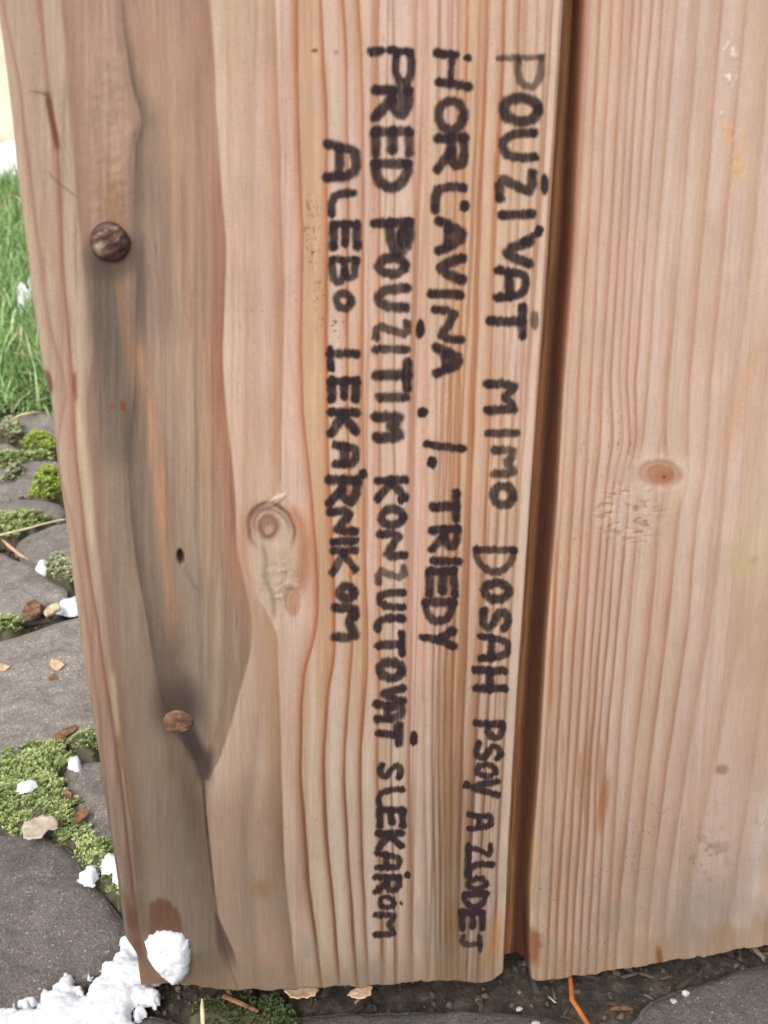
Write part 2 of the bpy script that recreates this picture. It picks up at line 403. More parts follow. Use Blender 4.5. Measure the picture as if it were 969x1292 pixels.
def left_wood(px, py):
    wob = 1.6 * fbm(px / 60, py / 120, 5) + 0.8 * fbm(px / 9, py / 90, 15)
    x = px + wob
    base = np.array([0.815, 0.70, 0.605])
    col = np.broadcast_to(base, px.shape + (3,)).copy()
    h = np.zeros_like(px)
    # pinkish and yellowish fields in the early wood
    col = lerp(col, (0.82, 0.70, 0.645), 0.7 * sst(-0.1, 0.5, fbm(px / 26, py / 420, 21)))
    col = lerp(col, (0.79, 0.665, 0.53), 0.7 * sst(-0.1, 0.5, fbm(px / 30, py / 300, 31)))
    for a, b_, w in (('G', 'H', .75), ('Q', 'S', .7), ('S', 'T', .35)):
        m = sst(0, 4, x - cx(CV[a], py)) * sst(0, 4, cx(CV[b_], py) - x)
        col = lerp(col, (0.775, 0.625, 0.475), w * m)
    for a, b_, w in (('L', 'Np', .7), ('J', 'K', .6), ('F', 'G', .55)):
        m = sst(0, 4, x - cx(CV[a], py)) * sst(0, 4, cx(CV[b_], py) - x)
        col = lerp(col, (0.83, 0.69, 0.62), w * m)
    # fine secondary rings that follow the growth lines
    rel = (x - 400) / (cx(EDGE_R, py) - 400)
    fine = fbm(rel * 62, py / 600, 41, 2)
    col = lerp(col, (.66, .485, .37), 0.8 * sst(0.0, 0.5, fine) * sst(0.12, 0.3, rel))
    col = lerp(col, (.84, .72, .64), 0.5 * sst(0.05, 0.5, -fine) * sst(0.12, 0.3, rel))
    ew = fbm(x / 7.0, py / 420, 43, 3) * (1 - sst(0.02, .15, rel))
    col = lerp(col, (.73, .575, .465), .55 * sst(.05, .55, ew)); col = lerp(col, (.845, .735, .67), .55 * sst(.05, .55, -ew))
    # heart / weathered zone left of the flame
    dE = x - cx(CV['E'], py)
    below = sst(940, 1010, py)
    hz = (1 - sst(-1.5, 2.0, dE)) 
    hz = np.where(py > 985, 1 - sst(-2, 2, x - cx(CV['D'], py)), hz)
    heart = np.broadcast_to(np.array([0.665, 0.545, 0.455]), px.shape + (3,)).copy()
    heart = lerp(heart, (0.63, 0.525, 0.46), sst(-0.2, 0.4, fbm(px / 22, py / 260, 51)))
    heart = lerp(heart, (0.70, 0.57, 0.45), 0.8 * streak(px, py, [(205, 120), (235, 330), (250, 520), (262, 700)], 24, 40, 860, 200))
    heart = lerp(heart, (0.60, 0.54, 0.46), 0.9 * sst(560, 780, py) * sst(0, 30, x - cx(CV['D'], py)))
    heart = lerp(heart, (0.60, 0.40, 0.295), 0.92 * np.exp(-(np.minimum(dE, 0) / 20.0) ** 2) * (1 - 0.55 * sst(700, 860, py)))
    # long fibres of the weathered heart wood
    f1 = fbm(x / 5.5, py / 260, 52, 3); f2 = fbm(x / 2.4, py / 110, 53, 2); f3 = fbm(x / 13, py / 330, 54, 2)
    heart = lerp(heart, (0.74, 0.62, 0.53), 0.55 * sst(.0, .55, f1))
    heart = lerp(heart, (0.55, 0.43, 0.37), 0.55 * sst(.0, .55, -f1))
    heart = lerp(heart, (0.70, 0.56, 0.42), 0.5 * sst(.05, .5, f3) * sst(40, 60, dE + 110))
    heart = heart * (1 + .085 * f2)[..., None]
    heart = lerp(heart, (0.66, 0.46, 0.33), 0.4 * sst(.25, .6, fbm(x / 4.5, py / 200, 67, 2)))
    heart = lerp(heart, (0.70, 0.545, 0.455), .5 * (1 - sst(120, 420, py)))
    heart = lerp(heart, (0.44, 0.36, 0.31), (0.12 + .34 * sst(200, 560, py)) * sst(.15, .6, fbm(x / 6, py / 130, 68, 3)))
    chk = sst(.5, .8, fbm(x / 2.6, py / 70, 57, 2)) * sst(-.1, .4, fbm(px / 40, py / 90, 58))
    heart = lerp(heart, (.40, .31, .25), .5 * chk)
    # strip left of C: paler outer wood
    out = 1 - sst(-5, 9, x - cx(CV['C'], py))
    heart = lerp(heart, (0.745, 0.64, 0.55), 0.88 * out)
    heart = lerp(heart, (0.70, 0.605, 0.50), 0.7 * out * sst(-0.1, 0.4, fbm(px / 7, py / 200, 61)))
    heart = lerp(heart, (0.60, 0.515, 0.42), 0.55 * sst(700, 1100, py))
    heart = lerp(heart, (0.56, 0.46, 0.37), .5 * out * sst(.15, .6, fbm(x / 3.2, py / 160, 69, 3)))
    heart = lerp(heart, (0.80, 0.71, 0.62), .4 * out * sst(.15, .6, -fbm(x / 3.2, py / 160, 69, 3)))
    col = col * (1 - hz[..., None]) + heart * hz[..., None]
    # below the flame: greyish pink band to the right of the crack
    m = sst(0, 4, x - cx(CV['D'], py)) * (1 - sst(-8, 6, x - cx(CV['F'], py))) * sst(960, 1040, py)
    col = lerp(col, (0.70, 0.565, 0.475), 0.8 * m)
    # growth lines
    for k, c, wl, wr, s in LINES:
        d = x - cx(CV[k], py)
        mod = 0.82 + 0.25 * fbm(px * 0 + hash_(k), py / 130, 71, 2)
        w = s * prof(d, wl, wr) * mod
        if k == 'F': w = w * (1 - 0.5 * blob(px, py, 335, 690, 60, 90))
        if k in ('E2',): w = w * hz
        w = np.clip(w * 1.3 * (1 + .15 * sst(600, 900, py)), 0, .97)
        dark = (0.05 + 0.24 * sst(780, 1100, py))[..., None]
        brn = (sst(250, 900, py) * (k in 'OPQRSTUV'))[..., None]
        cc = np.asarray(c) * (1 - brn * .75) + np.array([.60, .415, .29]) * brn * .75
        cc = cc * (1 - dark * np.array([1.0, .85, .8]))
        w = np.clip(w * (1 + .35 * brn[..., 0]), 0, .97)
        col = col * (1 - w[..., None]) + cc * w[..., None]
        h += s * 0.10 * np.exp(-(d / (wl * 0.6 + 1.5)) ** 2)
    crm = sst(380, 400, x) * (1 - sst(520, 545, x)) * sst(820, 960, py)
    for k in 'GHIJKLM': crm = crm * (1 - np.exp(-(np.abs(x - cx(CV[k], py)) / 6.0) ** 2))
    col = lerp(col, (.83, .74, .64), .55 * crm)
    # brown resin-stained late wood low on the board
    col = lerp(col, (0.62, 0.45, 0.31), 0.75 * streak(px, py, [(567, 830), (563, 960), (565, 1100), (570, 1230)], 7, 840, 1240, 140) * (0.7 + .5 * fbm(px / 4, py / 60, 81)))
    col = lerp(col, (0.62, 0.46, 0.33), 0.5 * streak(px, py, [(600, 830), (590, 960), (585, 1100), (580, 1230)], 4, 700, 1240, 140))
    col = lerp(col, (0.76, 0.52, 0.28), 0.7 * blob(px, py, 622, 1190, 9, 34, 10, .7))
    # --- dark ridge line D with a dark tone fading to its right and valley relief
    dD = x - cx(CV['D'], py)
    strength = np.interp(py, [0, 60, 130, 170, 330, 480, 520, 640, 760, 880, 930, 985, 1100, 1237], [.6, .8, .95, .9, .7, .75, 1.05, 1.05, .92, .95, 1.05, 1.05, .12, .1])
    tail = np.interp(py, [0, 100, 160, 250, 340, 420, 520, 640, 760, 860, 930, 985, 1020, 1237], [9, 12, 18, 30, 9, 7, 20, 22, 26, 30, 16, 7, 4, 5])
    dk = np.where(dD < 0, np.exp(-(dD / 1.8) ** 2), .6 * np.exp(-(dD / tail) ** 2) + .4 * np.exp(-(dD / (tail * .35)) ** 2)) * strength
    dc = np.stack([np.interp(py, [0, 140, 300, 520, 900, 1100], v) for v in ([.42, .37, .40, .33, .27, .42], [.30, .33, .35, .285, .22, .35], [.22, .27, .29, .245, .185, .28])], -1)
    dk = np.clip(dk * .87, 0, .9) * (.9 + .2 * fbm(px / 3.5, py / 60, 97))
    col = col * (1 - dk[..., None]) + dc * dk[..., None] * .96
    h += -0.38 * (1 - sst(940, 1010, py)) * np.where(dD < 0, np.exp(-(dD / 7) ** 2), np.exp(-(dD / (tail + 4)) ** 2)) * strength * hz
    h += 0.3 * np.where(dD < 0, np.exp(-((dD + 13) / 11) ** 2), 0) * strength * hz
    # grey weathered bands
    g1 = streak(px, py, [(128, 318), (136, 400), (143, 480), (150, 540), (152, 640)], 22, 325, 590, 50)
    col = lerp(col, (0.355, 0.315, 0.28), np.clip(1.1 * g1, 0, .9) * (.9 + .25 * fbm(px / 3, py / 90, 55)))
    h -= 0.25 * g1
    g1b = streak(px, py, [(142, 500), (146, 600), (160, 760), (182, 900), (205, 1100)], 24, 520, 1180, 160)
    col = lerp(col, (0.53, 0.46, 0.39), 0.6 * g1b)
    g2 = streak(px, py, [(178, 330), (178, 420), (176, 520)], 8, 300, 520, 60)
    col = lerp(col, (0.36, 0.305, 0.265), 0.8 * g2)
    g2b = streak(px, py, [(190, 150), (196, 240), (200, 330), (210, 430)], 18, 130, 430, 60)
    col = lerp(col, (0.50, 0.425, 0.375), 0.65 * g2b * (.7 + .5 * fbm(px / 4, py / 50, 59)))
    g3 = streak(px, py, [(196, 420), (215, 560), (232, 700), (240, 860)], 26, 420, 900, 160)
    col = lerp(col, (0.60, 0.52, 0.45), 0.5 * g3 * hz)
    g4 = streak(px, py, [(190, 560), (200, 700), (215, 820), (228, 900)], 20, 540, 910, 160)
    col = lerp(col, (0.45, 0.395, 0.345), 0.65 * g4 * sst(-2, 6, dD))
    col = lerp(col, (0.56, 0.41, 0.28), 0.8 * (.7 + .6 * fbm(px / 3, py / 60, 56)) * streak(px, py, [(146, 332), (155, 380), (161, 430), (167, 480)], 6.5, 325, 470, 50))
    o2 = streak(px, py, [(176, 425), (186, 480), (197, 560), (205, 640), (212, 720), (218, 790), (222, 860)], 12, 430, 810, 60)
    col = lerp(col, (0.72, 0.53, 0.39), np.clip(0.95 * o2 * (.7 + .7 * fbm(px / 3.5, py / 90, 66)), 0, 1))
    h += 0.35 * o2
    col = lerp(col, (0.56, 0.40, 0.27), 0.6 * streak(px, py, [(140, 130), (141, 210), (143, 290)], 17, 215, 330, 90))
    # cross ripples on the swelling above the first nail
    rp = blob(px, py, 140, 170, 30, 130, 0, .5)
    h += 0.12 * rp * fbm(px / 14, py / 9, 91)
    col = col * (1 + 0.05 * rp * fbm(px / 12, py / 8, 92))[..., None]
    h += 0.25 * rp
    # halos of iron stain round the nails
    col = lerp(col, (0.30, 0.25, 0.22), 0.7 * blob(px, py, 140, 322, 30, 32, 0, .45))
    col = lerp(col, (0.25, 0.205, 0.18), 0.9 * blob(px, py, 224, 893, 27, 34, 0, .75))
    col = lerp(col, (0.24, 0.20, 0.18), 0.9 * blob(px, py, 243, 938, 11, 42, -24, .6))
    col = lerp(col, (0.31, 0.25, 0.22), 0.8 * blob(px, py, 258, 966, 9, 20, 20, .6))
    col = lerp(col, (0.42, 0.34, 0.29), 0.5 * streak(px, py, [(208, 800), (216, 860), (222, 900)], 20, 780, 905, 100))
    col = lerp(col, (0.50, 0.39, 0.22), 0.5 * blob(px, py, 215, 958, 7, 24, 0, .7))
    col = lerp(col, (0.37, 0.29, 0.235), 0.8 * streak(px, py, [(226, 925), (239, 1000), (247, 1060), (254, 1130)], 15, 935, 1110, 140) * (1 - sst(-1, 2, dD)))
    col = lerp(col, (0.47, 0.41, 0.355), 0.55 * streak(px, py, [(215, 960), (232, 1060), (250, 1180)], 26, 960, 1240, 200) * (1 - sst(-1, 2, dD)))
    # the crack under the flame
    ck = np.exp(-(dD / 1.5) ** 2) * sst(960, 1000, py) * (.75 + .5 * fbm(px * 0 + 3, py / 25, 95))
    col = lerp(col, (0.24, 0.18, 0.15), 0.8 * ck); h -= 0.15 * ck
    # crack and split splinter near the left edge
    s1 = streak(px, py, [(60, 118), (66, 150), (74, 190), (82, 225)], 3.2, 122, 190, 22, 4)
    col = lerp(col, (0.43, 0.24, 0.13), 0.9 * s1); h -= 0.7 * s1
    s2 = streak(px, py, [(62, 218), (70, 228), (84, 238), (98, 250)], 2.0, 218, 250, 6, 2)
    col = lerp(col, (0.42, 0.33, 0.29), 0.6 * s2)
    s3 = blob(px, py, 50, 117, 12, 2.0, 12, .5)
    col = lerp(col, (0.40, 0.33, 0.27), 0.6 * s3)
    s4 = streak(px, py, [(94, 470), (94, 490), (95, 506)], 2.6, 470, 506, 10, 2)
    col = lerp(col, (0.52, 0.30, 0.22), 0.8 * s4)
    col = lerp(col, (0.80, 0.72, 0.56), 0.7 * streak(px, py, [(97, 505), (103, 560), (108, 600), (113, 660)], 4, 505, 690, 30))
    s5 = streak(px, py, [(148, 915), (153, 950), (160, 985), (166, 1030)], 2.2, 915, 1030, 20, 4)
    col = lerp(col, (0.60, 0.40, 0.24), 0.7 * s5); h -= 0.3 * s5
    col = lerp(col, (0.80, 0.70, 0.54), 0.7 * streak(px, py, [(143, 860), (147, 900), (148, 925)], 3, 850, 930, 20, 4))
    # half knot at the very edge
    col = lerp(col, (0.48, 0.31, 0.27), 0.9 * blob(px, py, 60, 483, 6.5, 15, -10, .35))
    # small holes and rusty specks
    hole = blob(px, py, 228, 703, 4.0, 9, -8, .4); col = lerp(col, (0.20, 0.12, 0.08), hole); h -= 1.2 * hole
    col = lerp(col, (0.42, 0.37, 0.34), 0.4 * streak(px, py, [(231, 705), (237, 725), (246, 740)], 3, 705, 745, 12, 3))
    col = lerp(col, (0.50, 0.26, 0.16), 0.9 * blob(px, py, 155, 512, 3.5, 7, -15, .5))
    col = lerp(col, (0.50, 0.28, 0.20), 0.8 * blob(px, py, 141, 514, 3, 3, 0, .5))
    col = lerp(col, (0.35, 0.22, 0.16), 0.9 * blob(px, py, 397, 64, 4, 2.2, 0, .5))
    col = lerp(col, (0.45, 0.32, 0.25), 0.6 * blob(px, py, 424, 66, 3, 1.5, 0, .5))
    sp = sst(0.45, 0.75, vnoise(px / 2.2, py / 3.0, 101)) * (blob(px, py, 394, 290, 9, 50, 0, .5) + blob(px, py, 403, 385, 7, 30, 0, .5) + blob(px, py, 425, 412, 10, 14, 0, .5))
    col = lerp(col, (0.36, 0.30, 0.27), 0.85 * sp)
    fl = sst(0.72, 0.92, vnoise(px / 2.0, py / 4.0, 111)) * sst(-.1, .4, fbm(px / 80, py / 80, 112))
    col = lerp(col, (0.50, 0.42, 0.37), 0.35 * fl)
    # --- the knot
    kx, ky = 343.0, 672.0
    dx, dy = px - kx, py - ky
    inner = blob(px, py, 344, 700, 34, 62, 0, .3)
    col = lerp(col, (0.765, 0.66, 0.555), 0.85 * inner)
    rr = np.sqrt((dx / 29) ** 2 + ((dy + 2 - 0.15 * dx) / 34) ** 2) + .05 * fbm(px / 10, py / 10, 121)
    arc = np.exp(-((rr - 1.0) / 0.10) ** 2) * (1 - sst(-4, 26, dy)) + 0.55 * np.exp(-((rr - .78) / 0.07) ** 2) * (1 - sst(-14, 8, dy))
    col = lerp(col, (0.45, 0.32, 0.25), 0.92 * arc); h -= 0.25 * arc
    right = streak(px, py, [(368, 640), (380, 660), (384, 690), (383, 720), (378, 745)], 9, 640, 745, 30, 5)
    col = lerp(col, (0.70, 0.47, 0.34), 0.85 * right)
    lf = streak(px, py, [(312, 660), (306, 690), (312, 720), (322, 745)], 5, 655, 740, 30, 5)
    col = lerp(col, (0.72, 0.53, 0.42), 0.55 * lf)
    r2 = np.sqrt(((px - 338) / 17) ** 2 + ((py - 664) / 19) ** 2) + .12 * fbm(px / 7, py / 7, 122)
    col = lerp(col, (0.60, 0.42, 0.35), 0.85 * (1 - sst(.55, 1.15, r2)))
    col = lerp(col, (0.74, 0.60, 0.50), 0.9 * blob(px, py, 340, 671, 7, 8, 0, .4))
    col = lerp(col, (0.47, 0.32, 0.28), 0.8 * np.exp(-((r2 - .62) / .13) ** 2) * (0.5 + 0.5 * sst(-6, 8, py - 664)))
    wig = streak(px, py, [(333, 690), (337, 710), (334, 730), (345, 752), (347, 790)], 3.4, 690, 780, 16, 3)
    col = lerp(col, (0.56, 0.49, 0.40), 0.65 * wig); h -= 0.2 * wig
    h += 0.3 * streak(px, py, [(352, 690), (356, 712), (354, 730)], 7, 688, 730, 16, 3)
    rag = blob(px, py, 355, 735, 24, 26, 0, .5)
    rg = fbm(px / 6, py / 5, 131, 3)
    col = lerp(col, (0.56, 0.48, 0.39), 0.6 * rag * sst(0.1, 0.45, rg)); h += 0.22 * rag * rg
    p2 = blob(px, py, 370, 762, 7.5, 15, -4, .25)
    col = lerp(col, (0.58, 0.44, 0.36), 0.7 * blob(px, py, 369, 759, 10, 18, -4, .2) * (1 - p2)); col = lerp(col, (0.73, 0.54, 0.42), 0.9 * p2)
    # wedge splinter at the top of the knot
    wd = blob(px, py, 347, 632, 15, 3.5, -32, .4)
    col = lerp(col, (0.86, 0.76, 0.66), 0.8 * wd); h += 0.35 * wd
    wd2 = blob(px, py, 332, 640, 20, 3.0, -32, .5)
    col = lerp(col, (0.50, 0.37, 0.29), 0.6 * wd2)
    # --- foot of the board: damp and dirt
    wet = 1 - sst(.82, 1.0, np.sqrt(((px - 203) / 31) ** 2 + ((py - 1176) / 46) ** 2) + .10 * fbm(px / 5, py / 30, 141))
    col = lerp(col, (0.465, 0.31, 0.225), 0.95 * wet * sst(184, 192, px))
    wet2 = sst(1120, 1140, py + 8 * fbm(px / 3, py * 0, 142)) * (1 - sst(0.0, 5.0, np.abs(px - 167 - (py - 1160) * .12) - 6))
    col = lerp(col, (0.46, 0.31, 0.23), 1.0 * wet2)
    wg = (1 - sst(-1.5, 2.5, np.abs(px - 274 - (py - 1160) * .28) - np.clip((py - 1148) * .18, 0, 9))) * sst(1146, 1156, py) * (1 - sst(1195, 1240, py))
    col = lerp(col, (0.37, 0.29, 0.255), 0.9 * wg)
    wd3 = sst(1195, 1206, py + 5 * fbm(px / 5, py / 40, 143)) * (1 - sst(270, 292, px)) * sst(230, 244, px)
    col = lerp(col, (0.48, 0.40, 0.33), 0.75 * wd3)
    foot = sst(-60, 0, py - (1250 + 4 * fbm(px / 8, py * 0, 144) - 0.04 * (px - 300)))
    col = lerp(col, (0.62, 0.50, 0.37), 0.55 * foot)
    grime = sst(1020, 1180, py) * sst(-.1, .5, fbm(px / 30, py / 40, 145))
    col = lerp(col, (0.58, 0.53, 0.47), 0.35 * grime)
    col = lerp(col, (0.60, 0.48, 0.30), 0.7 * blob(px, py, 331, 1121, 14, 12, 0, .8))
    low_shade = sst(500, 1250, py)  # dimmer light near the ground painted as darkening towards the foot
    col = col * (1 - low_shade[..., None] * np.array([0.155, 0.14, 0.13]))
    # right arris: narrow bright worn line then stained tongue side
    dR = x - cx(EDGE_R, py)
    col = lerp(col, (0.58, 0.38, 0.22), 0.8 * sst(-3, 3, dR))
    # blotches and pores
    col = col * (1 + 0.035 * fbm(px / 45, py / 60, 151) + 0.03 * fbm(px / 2.2, py / 30, 152, 2) + 0.02 * vnoise(px / 1.6, py / 2.0, 153))[..., None]
    h += 0.03 * fbm(px / 3, py / 60, 154, 2)
    return np.clip(col, 0.02, 0.98), h

def hash_(k):
    return sum(ord(ch) * 7.31 for ch in k)

EDGE_L2 = curve([(737, 0), (722, 320), (711, 480), (703, 640), (690, 800), (681, 960), (669, 1120), (668, 1200), (671, 1240)], 20)

def right_wood(px, py):
    # growth lines swerve round the knot
    kx, ky = 833.0, 598.0
    dx, dy = px - kx, py - ky
    wob = 1.3 * fbm(px / 60, py / 150, 205) + 0.7 * fbm(px / 9, py / 90, 215)
    x = px + wob + np.sign(dx) * -9 * np.exp(-(np.abs(dx) / 46) ** 2 - (dy / 34) ** 2)
    col = np.broadcast_to(np.array([0.82, 0.705, 0.635]), px.shape + (3,)).copy()
    h = np.zeros_like(px)
    col = lerp(col, (0.79, 0.675, 0.565), 0.75 * sst(-.1, .5, fbm(px / 34, py / 380, 221)))
    col = lerp(col, (0.78, 0.66, 0.53), 0.5 * (1 - sst(10, 90, x - cx(EDGE_L2, py))))
    kz = blob(px, py, kx, ky + 3, 46, 30, 0, .5)
    rough = blob(px, py, 795, 650, 42, 34, 20, .5)
    fine = fbm((x - cx(CR['h'], py)) / 5.5, py / 700, 241, 2)
    col = lerp(col, (0.70, 0.56, 0.46), 0.35 * sst(.1, .6, fine))
    for k, c, wl, wr, s in LR:
        d = x - cx(CR[k], py)
        mod = 0.82 + 0.3 * fbm(px * 0 + hash_(k) + 3, py / 110, 271, 2)
        w = np.clip(1.5 * s * prof(d, wl, wr) * mod, 0, .95) * (1 - 0.85 * kz) * (1 - .35 * rough)
        low = sst(500, 900, py) * (1 - sst(20, 190, x - cx(EDGE_L2, py)) * .7)
        w = np.clip(w * (1 + 0.4 * low), 0, .96)
        cc = np.asarray(c) * (1 - .6 * low[..., None]) + np.array([.58, .41, .285]) * .6 * low[..., None]
        col = col * (1 - w[..., None]) + cc * w[..., None]
        h += s * 0.09 * np.exp(-(d / (wl * 0.6 + 1.3)) ** 2)
    # arris next to the groove
    dL = px - cx(EDGE_L2, py)
    col = lerp(col, (0.56, 0.35, 0.25), 0.9 * (1 - sst(-1, np.interp(py, [0, 330, 500, 700], [11, 7, 2.5, 2.0]), dL)))
    # knot
    r = np.sqrt((dx / 25) ** 2 + ((dy - .06 * dx) / 16) ** 2) + .08 * fbm(px / 8, py / 6, 231)
    ring = np.exp(-((r - 1.35) / .22) ** 2)
    col = lerp(col, (0.84, 0.73, 0.64), 0.22 * ring); h += .05 * ring
    col = lerp(col, (0.64, 0.50, 0.42), 0.7 * np.exp(-((r - 1.0) / .16) ** 2) * (1 - sst(0, 20, dy)))
    col = lerp(col, (0.68, 0.485, 0.365), 0.92 * (1 - sst(.4, 1.25, r)))
    an = np.arctan2(dy * 1.5, dx)
    col = lerp(col, (0.56, 0.38, 0.28), 0.5 * (1 - sst(.5, 1.0, r)) * sst(.0, .6, fbm(an * 3.5, r * 2, 233, 2)))
    col = lerp(col, (0.58, 0.40, 0.30), 0.45 * np.exp(-((r - .62) / .1) ** 2))
    col = lerp(col, (0.64, 0.42, 0.29), 0.8 * blob(px, py, 838, 600, 11, 7, 0, .7))
    col = lerp(col, (0.40, 0.26, 0.19), 0.9 * blob(px, py, 838, 602, 2.2, 2.2, 0, .5))
    col = lerp(col, (0.72, 0.60, 0.52), 0.5 * blob(px, py, 788, 598, 22, 13, 0, .6))
    # torn grain beneath the knot
    cr = sst(0.12, 0.42, fbm(px / 11, py / 4.0, 251, 3)) * rough
    col = lerp(col, (0.58, 0.44, 0.34), 0.55 * cr); h -= .2 * cr
    col = lerp(col, (0.86, 0.76, 0.66), 0.5 * rough * sst(.15, .5, fbm(px / 9, (py + 2.5) / 4.0, 252, 3))); 
    # dark flecks along the rings left of the knot
    fk = sst(.35, .7, fbm(px / 2.2, py / 14, 261)) * blob(px, py, 770, 555, 45, 60, 0, .6)
    col = lerp(col, (0.50, 0.38, 0.30), 0.55 * fk)
    fk = sst(.4, .75, fbm(px / 1.8, py / 5, 262)) * blob(px, py, 755, 690, 60, 70, 0, .6)
    col = lerp(col, (0.46, 0.35, 0.28), 0.6 * fk)
    # small knot, resin, flecks, stains
    col = lerp(col, (0.60, 0.41, 0.35), 0.85 * blob(px, py, 911, 971, 8, 6, 0, .5))
    rs = fbm(px / 7, py / 9, 281, 3)
    resin = np.maximum(blob(px, py, 918, 162, 9, 20, -12, .6), np.maximum(blob(px, py, 929, 208, 11, 22, 0, .7), .6 * blob(px, py, 938, 170, 6, 20, 0, .7)))
    col = lerp(col, (0.83, 0.66, 0.46), 0.75 * resin * sst(-.45, .25, rs)); h += .15 * resin * rs
    gl = blob(px, py, 921, 78, 9, 30, 0, .5) + blob(px, py, 914, 137, 7, 9, 0, .5)
    gn = fbm(px / 5, py / 6, 291, 3)
    col = lerp(col, (0.93, 0.85, 0.78), 0.95 * gl * sst(.0, .3, gn)); h += .6 * gl * np.maximum(gn, 0)
    col = lerp(col, (0.74, 0.66, 0.48), 0.6 * blob(px, py, 938, 705, 24, 24, 0, .8))
    col = lerp(col, (0.55, 0.50, 0.36), 0.6 * blob(px, py, 950, 707, 5, 5, 0, .6))
    col = lerp(col, (0.80, 0.62, 0.47), 0.6 * streak(px, py, [(960, 440), (938, 480), (926, 540)], 9, 430, 570, 60, 10))
    col = lerp(col, (0.80, 0.70, 0.58), 0.6 * streak(px, py, [(985, 560), (960, 620), (950, 700)], 20, 480, 720, 80, 12))
    col = lerp(col, (0.75, 0.60, 0.50), 0.5 * blob(px, py, 962, 860, 40, 120, 8, .6))
    col = lerp(col, (0.79, 0.66, 0.58), 0.3 * blob(px, py, 925, 1040, 45, 90, 8, .6))
    col = lerp(col, (0.83, 0.76, 0.71), 0.7 * streak(px, py, [(968, 1000), (955, 1080), (948, 1160)], 6, 1000, 1150, 60, 8))
    sn = sst(-.1, .5, fbm(px / 13, py / 11, 301, 3))
    col = lerp(col, (0.50, 0.405, 0.355), 0.45 * sn * blob(px, py, 895, 1088, 28, 42, 0, .7))
    col = lerp(col, (0.57, 0.52, 0.47), 0.5 * blob(px, py, 885, 1160, 40, 48, 0, .8))
    col = lerp(col, (0.60, 0.43, 0.29), 0.5 * sst(-.1, .5, fbm(px / 5, py / 60, 311)) * blob(px, py, 735, 990, 48, 90, 0, .7))
    col = lerp(col, (0.66, 0.42, 0.24), 0.7 * blob(px, py, 761, 1012, 6, 30, 8, .7))
    col = lerp(col, (0.66, 0.42, 0.24), 0.8 * streak(px, py, [(702, 700), (698, 800), (694, 900)], 2.4, 690, 900, 60, 6))
    col = lerp(col, (0.80, 0.62, 0.36), 0.6 * streak(px, py, [(676, 1060), (673, 1100), (671, 1130)], 3.5, 1060, 1140, 30, 4))
    spk = sst(0.55, 0.8, vnoise(px / 1.7, py / 2.4, 321)) * sst(900, 1150, py) * sst(0., .5, fbm(px / 40, py / 40, 322))
    col = lerp(col, (0.42, 0.36, 0.32), 0.5 * spk)
    grime = sst(1020, 1150, py) * sst(-.3, .4, fbm(px / 30, py / 40, 345))
    col = lerp(col, (0.62, 0.56, 0.49), 0.35 * grime)
    # sawn foot, damp and yellowed with a ragged upper limit
    bot = 1243 - 0.163 * (px - 671)
    lim = bot - 34 - 10 * fbm(px / 16, py * 0, 331, 2) + 12 * fbm(px / 9, py * 0, 332, 3)
    foot = sst(-10, 8, py - lim) * (0.55 + .45 * sst(-.4, .1, fbm(px / 22, py * 0, 333)))
    col = lerp(col, (0.66, 0.535, 0.40), (.45 + .35 * sst(850, 930, px)) * foot)
    col = lerp(col, (0.55, 0.34, 0.18), 0.9 * blob(px, py, 832, 1207, 4, 12, -8, .6))
    col = lerp(col, (0.58, 0.36, 0.22), 0.8 * (1 - sst(-2, 8, dL - 6 - 8 * fbm(py / 10, px * 0, 341))) * sst(1165, 1180, py) * (1 - sst(1205, 1225, py)))
    low_shade = sst(500, 1250, py)  # same painted fall-off of light down the board
    col = col * (1 - low_shade[..., None] * np.array([0.13, 0.125, 0.12]))
    col = col * (1 + 0.03 * fbm(px / 45, py / 60, 351) + 0.025 * fbm(px / 2.0, py / 26, 352, 2) + 0.02 * vnoise(px / 1.6, py / 2.0, 353))[..., None]
    h += 0.025 * fbm(px / 3, py / 60, 354, 2)
    return np.clip(col, 0.02, 0.98), h

def board_pts(pts):
    return np.array([onboard(u, v) for u, v in pts])

LEFT_EDGE = board_pts([(-8, -10), (2, 60), (13, 150), (20, 225), (31, 310), (39, 380), (48, 440), (53, 468), (61, 497), (66, 530), (71, 590), (80, 650), (92, 745), (103, 830), (114, 900), (124, 960), (134, 1030), (145, 1100), (152, 1150), (157, 1185)])
RIGHT_EDGE = board_pts(five(712, 693, 670, 649, 636))
R_LEFT = board_pts([(737, 0), (722, 320), (711, 480), (703, 640), (690, 800), (681, 960), (669, 1120), (668, 1200), (671, 1240)])
FOOT_L = board_pts([(140, 1188), (158, 1190), (168, 1200), (182, 1222), (200, 1238), (216, 1243), (240, 1247), (262, 1251), (290, 1250), (330, 1252), (380, 1251), (420, 1247), (470, 1246), (500, 1243), (540, 1240), (575, 1241), (600, 1242), (620, 1238), (632, 1228), (640, 1222), (660, 1220)])
FOOT_R = board_pts([(660, 1240), (671, 1243), (700, 1238), (760, 1229), (830, 1218), (880, 1210), (930, 1201), (969, 1195), (1040, 1184), (1200, 1162), (1400, 1130)])

TOP = 0.46
DEPTH = 0.019
def edge_noise(x, seed):
    return 0.0008 * fbm(x * 420, x * 0, seed, 4) + 0.0009 * fbm(x * 180, x * 0, seed + 9, 2)

